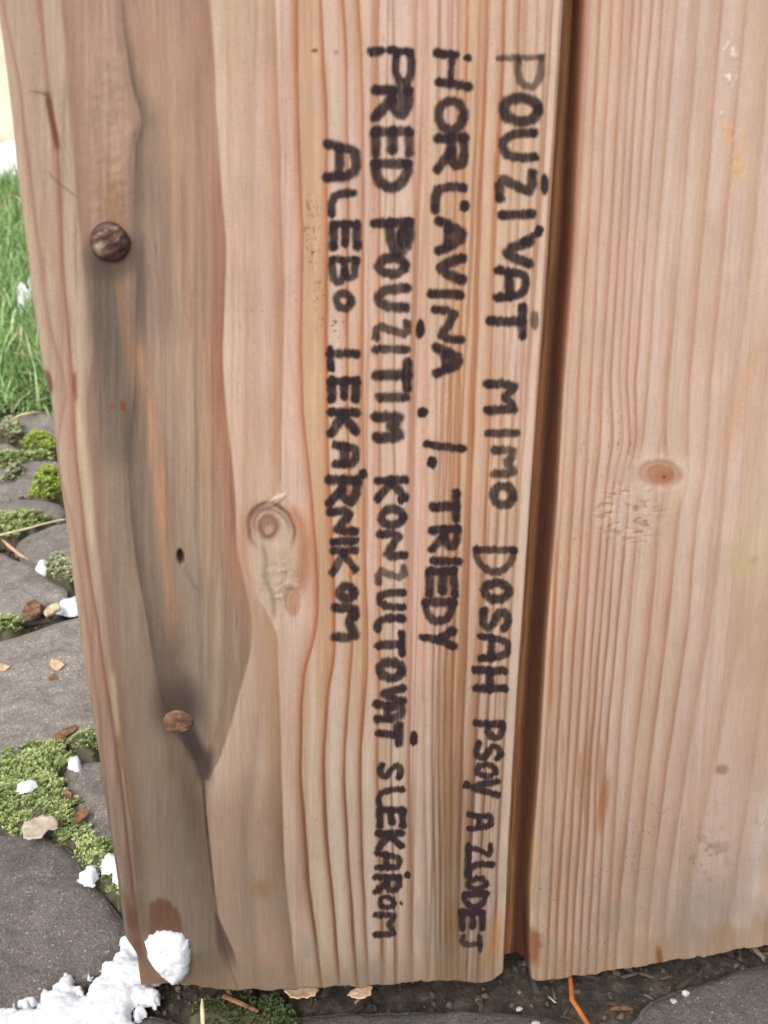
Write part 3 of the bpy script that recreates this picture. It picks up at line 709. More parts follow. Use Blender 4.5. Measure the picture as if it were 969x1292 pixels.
def left_height(X, Z, h):
    """depth (y) of the face of the left board"""
    xl = np.interp(Z, LEFT_EDGE[::-1, 1], LEFT_EDGE[::-1, 0]); xr = np.interp(Z, RIGHT_EDGE[::-1, 1], RIGHT_EDGE[::-1, 0])
    y = -h * 0.001
    a = 0.0016
    for d, r in ((X - xl, 0.0026), (xr - X, 0.0010)):
        t = np.clip(1 - d / r, 0, 1)
        y = y + r * (1 - np.sqrt(np.maximum(0, 1 - t * t)))
    return y

def right_height(X, Z, h):
    xl = np.interp(Z, R_LEFT[::-1, 1], R_LEFT[::-1, 0])
    y = -h * 0.001
    t = np.clip(1 - (X - xl) / 0.0011, 0, 1)
    return y + 0.0011 * (1 - np.sqrt(np.maximum(0, 1 - t * t)))

def build_plank(name, xs_u, xedge, foot, woodfn, hfn, parent, label, seed, depth=DEPTH):
    zs = np.concatenate([np.arange(0, 0.305, 0.00033), np.linspace(0.308, TOP, 40)])
    nr, nc = len(zs), len(xs_u)
    X = np.zeros((nr, nc)); Z = np.zeros((nr, nc))
    xn = xedge(np.full(1, 0.03))
    Xn = xn[0][0] + xs_u * (xn[1][0] - xn[0][0])
    zb = np.interp(Xn, foot[:, 0], foot[:, 1]) + edge_noise(Xn, seed)
    B = 0.05
    for j, z in enumerate(zs):
        Z[j] = zb + (z / B) * (B - zb) if z < B else z
    Z += 0
    a, b_ = xedge(Z)
    X = a + xs_u[None, :] * (b_ - a)
    px, py = survey(X, Z)
    col, h = woodfn(px, py)
    Y = hfn(X, Z, h)
    # crumbled lower arris
    e = Z - zb[None, :]
    Y = Y + 0.0007 * (1 - sst(0, 0.0011, e)) + 0.0002 * (1 - sst(0, .003, e)) * fbm(px / 4, py / 4, seed + 30)
    V = np.stack([X, Y, Z], -1).reshape(-1, 3)
    alb = lin(col).reshape(-1, 3) / K_ALB
    F = gridfaces(nr, nc)
    # skirt: sides, sawn foot, top and back
    idx = np.arange(nr * nc).reshape(nr, nc)
    loop = np.concatenate([idx[0, :], idx[1:, -1], idx[-1, -2::-1], idx[-2:0:-1, 0]])
    n0 = len(V)
    layers = [0.004, 0.010, depth]
    LV = []; LC = []
    rim = V[loop]
    prev = loop
    faces_extra = []
    for li, dy in enumerate(layers):
        v = rim.copy(); v[:, 1] = dy
        v[:, 2] += np.where(rim[:, 2] < 0.06, 0.0005 * fbm(rim[:, 0] * 700, rim[:, 2] * 700 + li * 9, seed + 40 + li, 2), 0)
        ids = np.arange(len(loop)) + n0 + li * len(loop)
        LV.append(v)
        c = alb[loop] * np.array([.50, .42, .36]) * (1 + .25 * fbm(rim[:, 0] * 900, rim[:, 2] * 120 + li, seed + 50, 2))[:, None]
        LC.append(c)
        faces_extra.append(np.stack([prev, ids, np.roll(ids, -1), np.roll(prev, -1)], 1))
        prev = ids
    V2 = np.concatenate([V] + LV); alb2 = np.concatenate([alb] + LC)
    # back: straight strips between the two sides, closed at the foot with a fan of quads
    Fall = np.concatenate([F] + faces_extra)
    o = mesh_obj(name, V2, Fall, M_WOOD, parent, True, {'wood': ('FLOAT_COLOR', alb2)})
    me = o.data
    bm = bmesh.new(); bm.from_mesh(me); bm.verts.ensure_lookup_table()
    try:
        bm.faces.new([bm.verts[int(i)] for i in prev[::-1]])
    except ValueError:
        pass
    bm.to_mesh(me); bm.free()
    if label: o['label'] = label
    return o

panel = empty('wooden_panel', (0.07, 0.01, 0.002), 'upright pine board panel with black handwriting, standing on mossy paving', 'wooden panel')

def edges_left(Z):
    xl = np.interp(Z, LEFT_EDGE[::-1, 1], LEFT_EDGE[::-1, 0]); xr = np.interp(Z, RIGHT_EDGE[::-1, 1], RIGHT_EDGE[::-1, 0])
    return xl, xr
def edges_right(Z):
    xl = np.interp(Z, R_LEFT[::-1, 1], R_LEFT[::-1, 0])
    return xl, xl + 0.118

us = np.linspace(0, 1, 430)
us = 0.5 - 0.5 * np.cos(np.pi * us) if False else us
us = np.unique(np.concatenate([us, np.linspace(0, 0.02, 14), np.linspace(0.985, 1, 16)]))
plank_l = build_plank('plank', us, edges_left, FOOT_L, left_wood, left_height, panel, 'knotty pine plank with handwriting and two nails', 400)
ur = np.unique(np.concatenate([np.linspace(0, 0.72, 310), np.linspace(0.72, 1, 40), np.linspace(0, 0.012, 10)]))
plank_r = build_plank('plank', ur, edges_right, FOOT_R, right_wood, right_height, panel, 'clean fine-grained pine plank with one oval knot', 500)

# the tongue of the left plank lying back in the groove between the planks
def tongue():
    nz = 500; nx = 24
    zs = np.linspace(0, 1, nz) ** 1.0 * 0.31
    zs = np.concatenate([zs, [0.36, 0.41, TOP]])
    zz = np.repeat(zs[:, None], nx, 1); s = np.linspace(0, 1, nx)[None, :]
    xr = np.interp(zz, RIGHT_EDGE[::-1, 1], RIGHT_EDGE[::-1, 0])
    X = xr - 0.0008 + s * 0.0102
    zf = 0.0065 + 0.0030 * np.sin(np.linspace(0, 1, nx) * 2.6)[None, :] + edge_noise(np.linspace(0, .01, nx), 611)[None, :]
    Z = zf + zz * (TOP - zf) / TOP
    Y = 0.0078 - 0.0022 * np.exp(-((s) / .16) ** 2) + 0.0002 * fbm(X * 3000, Z * 60, 601)
    n = fbm(X * 2600, Z * 45, 602, 3)
    col = np.broadcast_to(np.array([0.66, 0.46, 0.30]), X.shape + (3,)).copy()
    col = lerp(col, (0.52, 0.33, 0.20), sst(-.3, .5, n))
    col = lerp(col, (0.30, 0.17, 0.12), sst(.38, .62, s + 0 * Z))  # shade of the groove painted into the right half
    alb = lin(col).reshape(-1, 3) / K_ALB
    V = np.stack([X, Y, Z], -1).reshape(-1, 3)
    V2 = V.copy(); V2[:, 1] += 0.006
    F = gridfaces(len(zs), nx); k = len(V)
    idx = np.arange(k).reshape(len(zs), nx)
    loop = np.concatenate([idx[0, :], idx[1:, -1], idx[-1, -2::-1], idx[-2:0:-1, 0]])
    sk = np.stack([loop, loop + k, np.roll(loop, -1) + k, np.roll(loop, -1)], 1)
    Fb = F[:, ::-1] + k
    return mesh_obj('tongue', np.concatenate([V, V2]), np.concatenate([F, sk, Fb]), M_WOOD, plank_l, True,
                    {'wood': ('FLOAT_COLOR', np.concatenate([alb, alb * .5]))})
tongue()

# unseen rails added behind the planks; the low one blocks light through the gap
def unseen_rail(z0, z1, y0=0.0205, y1=0.045):
    nx = 40; xs_ = np.linspace(-.043, .19, nx); V = []; 
    for x in xs_:
        for y, z in ((y0, z0), (y1, z0), (y1, z1), (y0, z1)):
            V.append((x, y + .0004 * math.sin(x * 90), z + .0006 * math.sin(x * 70 + z * 50)))
    F = [(i * 4 + k, i * 4 + (k + 1) % 4, i * 4 + 4 + (k + 1) % 4, i * 4 + 4 + k) for i in range(nx - 1) for k in range(4)] + [(3, 2, 1, 0), tuple(range((nx - 1) * 4, nx * 4))]
    V = np.array(V)
    c = lin(np.array([.50, .38, .28])) / K_ALB * (1 + .2 * fbm(V[:, 0] * 200, V[:, 2] * 900, 620, 2))[:, None]
    mesh_obj('unseen_rail', V, F, M_WOOD, panel, False, {'wood': ('FLOAT_COLOR', c)})
unseen_rail(.0015, .062); unseen_rail(.36, .42)

# ------------------------------------------------------------------ handwriting: pen strokes of each letter
# a letter is drawn in a unit box: s = along the line, t = from foot to top of the letter
def arcp(cs, ct, rs, rt, a0, a1, n=14):
    return [(cs + rs * math.cos(math.radians(a0 + (a1 - a0) * i / n)), ct + rt * math.sin(math.radians(a0 + (a1 - a0) * i / n))) for i in range(n + 1)]
FONT = {
 'A': [[(0, 0), (.12, .9), (.35, 1), (.7, 1), (.95, .8), (1, 0)], [(.1, .42), (.95, .42)]],
 'a': [[(0, 0.02), (.25, .75), (.5, 1), (.75, .75), (1, 0.02)], [(.25, .4), (.8, .4)]],
 'B': [[(0, 0), (0, 1)], [(0, 1), (.7, .95), (.8, .72), (.45, .52), (0, .5)], [(.45, .52), (.95, .4), (.95, .1), (0, 0)]],
 'D': [[(0, 0), (0, 1)], [(0, 1), (.6, .95), (1, .6), (.9, .25), (.5, .02), (0, 0)]],
 'E': [[(0, 0), (0, 1)], [(0, 1), (1, 1)], [(0, .52), (.85, .52)], [(0, 0), (1, 0)]],
 'H': [[(0, 0), (0, 1)], [(1, 0), (1, 1)], [(0, .5), (1, .5)]],
 'I': [[(.5, 0), (.5, 1)]],
 'J': [[(0, .95), (1, 1)], [(.6, 1), (.65, .25), (.4, 0), (.1, .15)]],
 'K': [[(0, 0), (0, 1)], [(.9, 1), (.08, .45)], [(.08, .5), (1, 0)]],
 'L': [[(0, 1), (0, 0), (1, 0)]],
 'M': [[(0, 0), (0.02, 1), (.5, .42), (.98, 1), (1, 0)]],
 'N': [[(0, 0), (0, 1), (1, 0), (1, 1)]],
 'O': [arcp(.5, .5, .5, .5, 90, 450, 20)],
 'P': [[(0, 0), (0, 1)], [(0, 1), (.6, 1), (1, .85), (1, .6), (.6, .45), (0, .45)]],
 'R': [[(0, 0), (0, 1)], [(0, 1), (.6, 1), (.95, .82), (.85, .58), (.5, .48), (0, .48)], [(.35, .48), (1, 0)]],
 'S': [[(.95, .85), (.6, 1), (.15, .9), (.1, .65), (.5, .5), (.9, .35), (.9, .1), (.45, 0), (0, .12)]],
 'T': [[(.5, 0), (.5, 1)], [(0, 1), (1, 1)]],
 'U': [[(0, 1), (0.02, .3), (.3, 0), (.7, 0), (.98, .3), (1, 1)]],
 'V': [[(0, 1), (.5, 0), (1, 1)]],
 'Y': [[(0, 1), (.5, .55)], [(1, 1), (.5, .55), (.4, 0)]],
 'Z': [[(0, 1), (1, 1), (0, 0), (1, 0)]],
}
W = 5.3
# word: list of (letter, x_foot, x_top, y_start, y_end, [half width], [strength]) ; '*' = dot / accent (x, y, rx, ry)
WORDS = [
 ('POUŽÍVAŤ', [('P', 629, 683, 73, 110, 4.2, .62), ('O', 635, 679, 122, 153, 6.2), ('U', 634, 674, 168, 200, 5.6), ('Z', 630, 671, 219, 250, 5.4), ('*', 687, 233, 5.5, 14, .85),
    ('I', 633, 671, 266, 275, 6), ('*', 680, 291, 6, 7), ('l', [(681, 293), (660, 304)], 5), ('V', 629, 668, 305, 333, 5.6), ('A', 628, 663, 341, 375, 5.4), ('T', 620, 659, 386, 424, 5.6), ('v', 674, 404, 6, 13, .5)]),
 ('MIMO', [('M', 615, 656, 484, 517, 5.6), ('I', 616, 652, 541, 551, 5.4, .85), ('M', 624, 653, 568, 598, 5, .78), ('O', 623, 647, 613, 637, 4.8, .85)]),
 ('DOSAH', [('D', 601, 648, 693, 722, 4.4, .82), ('O', 611, 642, 735, 756, 4.8), ('S', 608, 641, 770, 794, 4.8), ('A', 606, 641, 803, 830, 4.6), ('H', 600, 636, 845, 868, 5)]),
 ('PSOV', [('P', 600, 634, 912, 930, 4.2), ('S', 600, 632, 938, 958, 4), ('O', 602, 625, 964, 979, 3.6), ('V', 588, 627, 986, 1002, 4), ('*', 589, 990, 5.5, 6)]),
 ('A', [('A', 592, 620, 1028, 1045, 3.4)]),
 ('ZLODEJ', [('Z', 592, 619, 1066, 1082, 3.6), ('L', 591, 620, 1091, 1104, 3.8), ('l', [(591, 1066), (590, 1104)], 4.6), ('O', 591, 614, 1109, 1122, 3.6), ('D', 586, 613, 1128, 1145, 3.8), ('*', 586, 1130, 4.5, 7), ('E', 583, 609, 1151, 1170, 3.8), ('J', 581, 606, 1180, 1198, 3, .75)]),
 ('HORĽAVINA', [('l', [(551, 66), (560, 69)], 6.5), ('l', [(556, 67), (575, 69)], 5.4), ('*', 590, 73, 6, 5), ('l', [(570, 68), (569, 105)], 5.2), ('l', [(554, 103), (591, 109)], 6.6),
    ('O', 553, 585, 126, 163, 5.8), ('R', 552, 586, 175, 214, 5.8), ('L', 549, 584, 235, 264, 5.6), ('*', 586, 260, 7, 8), ('a', 552, 585, 279, 316, 6.2), ('*', 571, 296, 10, 10, .75),
    ('V', 547, 582, 325, 352, 6.2), ('I', 545, 581, 365, 376, 5.6), ('N', 549, 581, 391, 427, 5.6), ('a', 549, 581, 438, 471, 6), ('*', 567, 455, 9, 9, .8)]),
 ('I.', [('l', [(539, 560), (560, 563), (584, 566)], 5.6), ('*', 545, 583, 6.5, 8)]),
 ('TRIEDY', [('T', 546, 575, 623, 655, 5.4), ('R', 545, 577, 668, 692, 5.2), ('I', 547, 578, 702, 712, 4.8), ('E', 542, 573, 721, 750, 5.2), ('D', 537, 571, 760, 785, 5), ('Y', 534, 571, 797, 816, 5.4)]),
 ('PRED', [('l', [(469, 65), (480, 64)], 6.5), ('l', [(493, 63), (516, 65)], 5.5), ('l', [(480, 64), (494, 64)], 2.5, .6), ('l', [(500, 66), (499, 90), (504, 103), (514, 104), (519, 90), (518, 66)], 5.8),
    ('R', 474, 516, 114, 147, 6.2), ('*', 508, 128, 9, 14, .85), ('E', 474, 516, 166, 193, 6, .85), ('D', 474, 514, 206, 238, 5.8)]),
 ('POUŽITÍM', [('P', 473, 516, 281, 318, 6), ('*', 508, 300, 10, 18, .9), ('O', 478, 511, 325, 346, 5.8), ('U', 478, 512, 364, 388, 5.6, .9), ('Z', 475, 513, 406, 426, 5.2, .8), ('*', 530, 415, 6, 12.5),
    ('I', 474, 512, 435, 447, 5.6, .85), ('T', 476, 514, 457, 489, 5.8), ('*', 512, 474, 6, 16), ('I', 479, 512, 496, 507, 5.6, .85), ('*', 533, 520, 7.5, 7.5), ('M', 475, 510, 526, 552, 6.2)]),
 ('KONZULTOVAŤ', [('K', 476, 511, 606, 630, 4.6), ('*', 506, 630, 5.5, 6), ('O', 481, 508, 642, 663, 4.8), ('N', 480, 510, 673, 701, 4.8), ('Z', 477, 509, 716, 734, 4.4, .65), ('U', 478, 508, 747, 766, 4.8), ('L', 477, 508, 780, 793, 4.8),
    ('T', 477, 507, 801, 826, 5), ('O', 479, 507, 835, 854, 5), ('V', 477, 508, 868, 884, 4.8), ('A', 476, 506, 889, 907, 4.8), ('T', 478, 503, 914, 936, 5), ('*', 522, 931, 5.5, 10)]),
 ('S', [('S', 479, 507, 964, 981, 3.8)]),
 ('LEKÁROM', [('L', 478, 508, 997, 1014, 4), ('E', 479, 508, 1022, 1041, 4.2), ('K', 477, 506, 1051, 1069, 4), ('A', 476, 503, 1077, 1095, 4), ('*', 514, 1104, 4.5, 5), ('R', 474, 503, 1106, 1124, 4), ('O', 479, 497, 1131, 1145, 3.4), ('*', 506, 1140, 2.5, 3, .8), ('M', 474, 503, 1154, 1179, 3.8)]),
 ('ALEBO', [('A', 413, 449, 182, 224, 5.4), ('L', 418, 445, 244, 271, 5.2), ('E', 420, 450, 284, 311, 5.2), ('B', 418, 449, 328, 357, 4.8, .88), ('O', 424, 443, 369, 389, 4.6, .85)]),
 ('LEKÁRNIKOM', [('l', [(416, 446), (450, 446)], 6), ('l', [(416, 440), (418, 466)], 5), ('E', 418, 449, 480, 503, 5.2), ('K', 418, 449, 520, 546, 5.4), ('A', 424, 449, 561, 586, 5.4), ('*', 458, 598, 6, 7),
    ('R', 415, 450, 605, 634, 5.4), ('N', 418, 448, 645, 671, 5), ('I', 420, 448, 679, 687, 4.8), ('K', 420, 448, 695, 722, 5, .85), ('O', 428, 446, 739, 755, 4.8), ('M', 423, 454, 766, 803, 5.4), ('*', 446, 775, 8, 10, .9)]),
]

def seg_dist(px, py, a, b_):
    ax, ay = a; bx, by = b_
    vx, vy = bx - ax, by - ay
    L2 = vx * vx + vy * vy + 1e-9
    t = np.clip(((px - ax) * vx + (py - ay) * vy) / L2, 0, 1)
    return np.hypot(px - ax - t * vx, py - ay - t * vy)

def build_word(text, items, k):
    strokes = []      # (polyline, halfwidth, strength)
    dots = []
    rr = random.Random(k * 17 + 3)
    for it in items:
        ch = it[0]
        if ch in '*v':
            x, y, rx, ry = it[1:5]; st = it[5] if len(it) > 5 else .95
            dots.append((x, y, rx, ry, st)); continue
        if ch == 'l':
            strokes.append((it[1], it[2], it[3] if len(it) > 3 else .95)); continue
        x0, x1, y0, y1 = it[1:5]; hw = it[5] if len(it) > 5 else W; st = it[6] if len(it) > 6 else .95
        sl = rr.uniform(-1.2, 1.2)
        for pl in FONT[ch]:
            if len(pl) > 2:
                # round the pen path a little
                q = []
                for i in range(len(pl) - 1):
                    for f_ in (0, .5): q.append((pl[i][0] * (1 - f_) + pl[i + 1][0] * f_, pl[i][1] * (1 - f_) + pl[i + 1][1] * f_))
                q.append(pl[-1]); pl2 = [q[0]]
                for i in range(1, len(q) - 1):
                    pl2.append(tuple(.25 * q[i - 1][c] + .5 * q[i][c] + .25 * q[i + 1][c] for c in (0, 1)))
                pl2.append(q[-1]); pl = pl2
            P = [(x0 + t * (x1 - x0) + rr.uniform(-.7, .7), y0 + s * (y1 - y0) + sl * t * 1.0 + rr.uniform(-.8, .8)) for s, t in pl]
            strokes.append((P, hw * rr.uniform(1.08, 1.3), st * rr.uniform(.94, 1.0)))
    allx = [p[0] for s in strokes for p in s[0]] + [d[0] for d in dots]; ally = [p[1] for s in strokes for p in s[0]] + [d[1] for d in dots]
    m = 13
    # grid on the board plane that covers the word
    c = board_pts([(min(allx) - m, min(ally) - m), (max(allx) + m, min(ally) - m), (min(allx) - m, max(ally) + m), (max(allx) + m, max(ally) + m)])
    xs = np.arange(c[:, 0].min(), c[:, 0].max(), 0.00021); zs = np.arange(c[:, 1].min(), c[:, 1].max(), 0.00023)
    X, Z = np.meshgrid(xs, zs)
    px, py = survey(X, Z)
    jx = px + 1.6 * fbm(px / 7, py / 7, 700 + k) ; jy = py + 1.5 * fbm(px / 6, py / 6, 750 + k) + 1.3 * fbm(px / 1.9, py / 40, 760 + k, 2)
    ink = np.zeros_like(px)
    for P, hw, st in strokes:
        d = np.full_like(px, 99.0)
        for a, b_ in zip(P[:-1], P[1:]): d = np.minimum(d, seg_dist(jx, jy, a, b_))
        # ends of strokes carry more ink than their middle
        w = 1 - sst(hw * .52, hw * 1.28, d + 1.0 * fbm(px / 2.6, py / 14, 770))
        mid = st * (0.86 + .14 * sst(0.2, .9, np.minimum(np.hypot(jx - P[0][0], jy - P[0][1]), np.hypot(jx - P[-1][0], jy - P[-1][1])) < 7.0))
        ink = np.maximum(ink, w * mid) + 0.25 * np.minimum(ink, w * mid)
    for x, y, rx, ry, st in dots:
        r = np.sqrt(((jx - x) / rx) ** 2 + ((jy - y) / ry) ** 2)
        ink = np.maximum(ink, st * (1 - sst(.72, 1.18, r)))
    skip = sst(.35, .75, fbm(px / 1.9, py / 22, 785, 2))
    fade = 1.0 - .22 * skip + 0.26 * fbm(px / 4.5, py / 40, 780) + 0.14 * fbm(px / 9, py / 9, 790 + k)
    ink = np.clip(ink, 0, 1) * np.clip(fade, 0, 1.0)
    ink = np.clip(ink, 0, .97)
    Y = left_height(X, Z, left_wood(px, py)[1]) - 0.00009
    nr, nc = X.shape
    F = gridfaces(nr, nc)
    I = ink.ravel()
    keep = I[F].max(1) > 0.01
    F = F[keep]
    used, inv = np.unique(F, return_inverse=True)
    V = np.stack([X, Y, Z], -1).reshape(-1, 3)[used]
    o = mesh_obj('handwritten_word', V, inv.reshape(F.shape), M_INK, plank_l, True, {'ink': ('FLOAT', I[used])})
    o['label'] = 'black marker word ' + text + ' written down the plank'
    return o

for k, (t, its) in enumerate(WORDS):
    build_word(t, its, k)

# ------------------------------------------------------------------ nails
def nail(u, v, rpx, dome, mat, label, seed, squash=1.0):
    X, Z = onboard(u, v); r = onboard(u + rpx, v)[0] - X
    nr, na = 22, 56
    vs = []; fs = []
    for i in range(nr + 1):
        t = i / nr
        for j in range(na):
            a = 2 * math.pi * j / na
            rad = r * math.sin(t * math.pi / 2) * (1 + .018 * math.sin(3 * a + seed) + .012 * math.sin(5 * a + 1))
            x = rad * math.cos(a); z = rad * squash * math.sin(a)
            y = -dome * (math.cos(t * math.pi / 2) ** .55)
            vs.append((x, y, z))
    vs = np.array(vs)
    if dome > .0012:
        vs[:, 1] -= 0.00016 * fbm(vs[:, 0] * 500 + vs[:, 2] * 300, vs[:, 2] * 1100 - vs[:, 0] * 700, seed, 3)
        vs[:, 1] -= 0.00006 * np.sin(vs[:, 0] * 1300 - vs[:, 2] * 3000 + 9e4 * vs[:, 0] ** 2 + 1.0)
    else:
        vs[:, 1] -= 0.00016 * fbm(vs[:, 0] * 900, vs[:, 2] * 900, seed, 3)
    vs = np.concatenate([vs, vs[-na:] * np.array([.9, 0, .9]) + np.array([0, .003, 0])])
    for i in range(nr + 1):
        for j in range(na):
            a = i * na + j; b_ = i * na + (j + 1) % na
            fs.append((a, b_, b_ + na, a + na))
    u_ = vs[:, 0] / r; w_ = vs[:, 2] / r
    glint_tan = np.exp(-((u_ + .55) / .28) ** 2 - ((w_ + .25) / .34) ** 2) * (.6 + .6 * fbm(u_ * 5, w_ * 5, 12)) if dome > .0012 else .5 * np.exp(-((u_ + .45) / .3) ** 2 - ((w_ - .25) / .3) ** 2)  # dark nail: highlight painted at lower left; rusty nail: tan spot
    vs += np.array([X, 0.0003, Z])
    o = mesh_obj('nail', vs, np.array(fs), mat, plank_l, True, {'glint_tan': ('FLOAT', np.clip(glint_tan, 0, 1))})
    bm = bmesh.new(); bm.from_mesh(o.data); bmesh.ops.remove_doubles(bm, verts=bm.verts, dist=1e-6); bmesh.ops.recalc_face_normals(bm, faces=bm.faces); bm.to_mesh(o.data); bm.free()
    o['label'] = label
    return o
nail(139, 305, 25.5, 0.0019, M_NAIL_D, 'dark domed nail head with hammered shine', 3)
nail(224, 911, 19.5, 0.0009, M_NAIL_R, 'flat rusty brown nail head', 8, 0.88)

# ------------------------------------------------------------------ GROUND AND PAVING
def sheet(name, x0, x1, y0, y1, n, z, mat, amp=0.0, sc=10.0, hole=None):
    xs = np.linspace(x0, x1, n); ys = np.linspace(y0, y1, n)
    X, Y = np.meshgrid(xs, ys)
    Zz = z + amp * fbm(X * sc, Y * sc, 801, 4)
    return mesh_obj(name, np.stack([X, Y, Zz], -1).reshape(-1, 3), gridfaces(n, n), mat)

xs = np.unique(np.concatenate([np.linspace(-200, -2, 24), np.linspace(-2, -.5, 40), np.linspace(-.5, .5, 260), np.linspace(.5, 2, 40), np.linspace(2, 200, 24)]))
ys = np.unique(np.concatenate([np.linspace(-200, -.6, 24), np.linspace(-.6, 0.8, 330), np.linspace(.8, 3.5, 60), np.linspace(3.5, 200, 24)]))
X, Y = np.meshgrid(xs, ys)
Zz = -0.0085 + 0.0022 * fbm(X * 60, Y * 60, 801, 4) + 0.0012 * fbm(X * 400, Y * 400, 811, 3)
Zz += 0.006 * sst(.62, .8, Y)
Zz -= 0.02 * sst(3, 20, np.hypot(X, Y))
def ground_mat():
    m, nt, b = new_mat('ground_soil'); L = nt.links.new
    tc = N(nt, 'ShaderNodeTexCoord')
    n = N(nt, 'ShaderNodeTexNoise', Scale=170.0, Detail=6.0, Roughness=0.7); L(tc.outputs['Object'], n.inputs['Vector'])
    r = N(nt, 'ShaderNodeValToRGB'); L(n.outputs[0], r.inputs[0])
    e = r.color_ramp.elements
    e[0].position = .36; e[0].color = (.014, .011, .008, 1); e[1].position = .7; e[1].color = (.11, .088, .064, 1)
    k = e.new(.52); k.color = (.045, .035, .025, 1)
    g = N(nt, 'ShaderNodeTexNoise', Scale=14.0, Detail=4.0); L(tc.outputs['Object'], g.inputs['Vector'])
    sp = N(nt, 'ShaderNodeSeparateXYZ'); L(tc.outputs['Object'], sp.inputs[0])
    mr = N(nt, 'ShaderNodeMapRange'); L(sp.outputs[1], mr.inputs[0]); mr.inputs[1].default_value = .62; mr.inputs[2].default_value = .85
    ml = N(nt, 'ShaderNodeMath', operation='MULTIPLY', use_clamp=True); L(mr.outputs[0], ml.inputs[0])
    mg = N(nt, 'ShaderNodeMapRange'); L(g.outputs[0], mg.inputs[0]); mg.inputs[1].default_value = .35; mg.inputs[2].default_value = .55
    L(mg.outputs[0], ml.inputs[1])
    mx = N(nt, 'ShaderNodeMix', data_type='RGBA'); L(ml.outputs[0], mx.inputs[0]); L(r.outputs[0], mx.inputs[6]); mx.inputs[7].default_value = (.06, .12, .025, 1)
    L(mx.outputs[2], b.inputs['Base Color']); b.inputs['Roughness'].default_value = .95
    bp = N(nt, 'ShaderNodeBump', Strength=1.0, Distance=.002); L(n.outputs[0], bp.inputs['Height']); L(bp.outputs[0], b.inputs['Normal'])
    return m
M_GROUND = ground_mat()
ground = mesh_obj('ground', np.stack([X, Y, Zz], -1).reshape(-1, 3), gridfaces(len(ys), len(xs)), M_GROUND)
tag(ground, kind='structure')

pavement = bpy.data.objects.new('pavement', None); C.objects.link(pavement); pavement['kind'] = 'structure'

def resample(poly, n):
    P = np.array(poly + [poly[0]], float)
    # Chaikin rounding
    Q = P[:-1]
    for _ in range(2):
        R = np.roll(Q, -1, 0)
        Q = np.stack([Q * .75 + R * .25, Q * .25 + R * .75], 1).reshape(-1, 2)
    P = np.concatenate([Q, Q[:1]])
    s = np.concatenate([[0], np.cumsum(np.hypot(*np.diff(P, axis=0).T))])
    t = np.linspace(0, s[-1], n, endpoint=False)
    return np.stack([np.interp(t, s, P[:, 0]), np.interp(t, s, P[:, 1])], 1)

stone_id = 0
def paver(poly, top=0.0, fine=True, tilt=(0, 0), shade=None):
    global stone_id
    stone_id += 1
    na = 72 if fine else 32
    rings = [0.0, .12, .25, .38, .5, .62, .74, .84, .91, .955, .982, 1.0] if fine else [0, .35, .65, .85, .95, 1.0]
    O = resample(poly, na)
    cen = O.mean(0)
    rad = np.hypot(*(O - cen).T)
    O = O + (O - cen) / rad[:, None] * (0.0012 * fbm(O[:, 0] * 160, O[:, 1] * 160, 900 + stone_id, 3))[:, None]
    V = []
    for f_ in rings:
        p = cen + (O - cen) * f_
        de = rad.mean() * (1 - f_)
        z = top - 0.0026 * math.exp(-de / 0.0022) - 0.0016 * (f_ ** 4)
        zz = z + 0.0011 * fbm(p[:, 0] * 70, p[:, 1] * 70, 950 + stone_id, 3) + 0.00035 * fbm(p[:, 0] * 600, p[:, 1] * 600, 970, 2) + (p[:, 0] - cen[0]) * tilt[0] + (p[:, 1] - cen[1]) * tilt[1]
        V.append(np.column_stack([p, zz]))
    for k, dz in ((1.012, -.004), (1.01, -.02), (.99, -.05)):
        p = cen + (O - cen) * k
        V.append(np.column_stack([p, np.full(na, top + dz)]))
    V = np.concatenate(V)
    F = []
    for i in range(len(rings) + 2):
        for j in range(na):
            a = i * na + j; b_ = i * na + (j + 1) % na
            F.append((a, b_, b_ + na, a + na))
    o = mesh_obj('paving_stone', V, np.array(F), M_STONE, pavement)
    k = shade or random.uniform(.8, 1.1); o.color = (k * .97, k * random.uniform(.98, 1.01), k * random.uniform(1.0, 1.05), 1)
    return o

gp = lambda L, z=0.0: [onground(u, v, z) for u, v in L]
TR = [
 [(-170,905),(-150,835),(0,803),(60,783),(105,768),(240,762),(262,900),(122,925),(60,934),(0,955),(-100,968)],
 [(-170,1090),(-110,1046),(0,1040),(60,1047),(92,1066),(125,1110),(152,1150),(160,1178),(130,1212),(60,1246),(0,1272),(-120,1312),(-190,1250)],
 [(78,958),(112,948),(260,945),(330,1000),(330,1120),(200,1125),(150,1092),(113,1060),(95,1035),(78,990)],
 [(-130,705),(0,690),(15,701),(37,707),(57,724),(84,738),(82,748),(62,753),(25,769),(0,775),(-110,800),(-170,750)],
 [(15,687),(27,671),(75,655),(120,652),(180,672),(160,714),(84,697),(50,702),(33,702)],
 [(-100,652),(-70,636),(0,629),(40,624),(72,629),(84,643),(60,650),(0,655)],
 [(-100,618),(-70,598),(0,588),(30,580),(67,576),(100,584),(104,604),(60,613),(0,618)],
 [(-90,577),(-60,558),(0,552),(27,560),(22,571),(0,578)],
 [(14,537),(28,512),(62,499),(110,500),(124,560),(64,565),(45,550),(28,547)],
 [(330,1276),(480,1268),(640,1266),(718,1278),(740,1340),(700,1500),(420,1510),(340,1410)],
 [(800,1268),(860,1240),(1000,1202),(1180,1190),(1180,1420),(880,1470),(785,1345)],
 [(-160,1380),(0,1330),(130,1262),(215,1270),(295,1310),(310,1470),(40,1560),(-160,1540)],
]
TRG = [gp(t) for t in TR]
tops = [0, 0, -.0015, .0005, -.0005, 0, .0005, -.001, .0005, 0, .001, -.002]
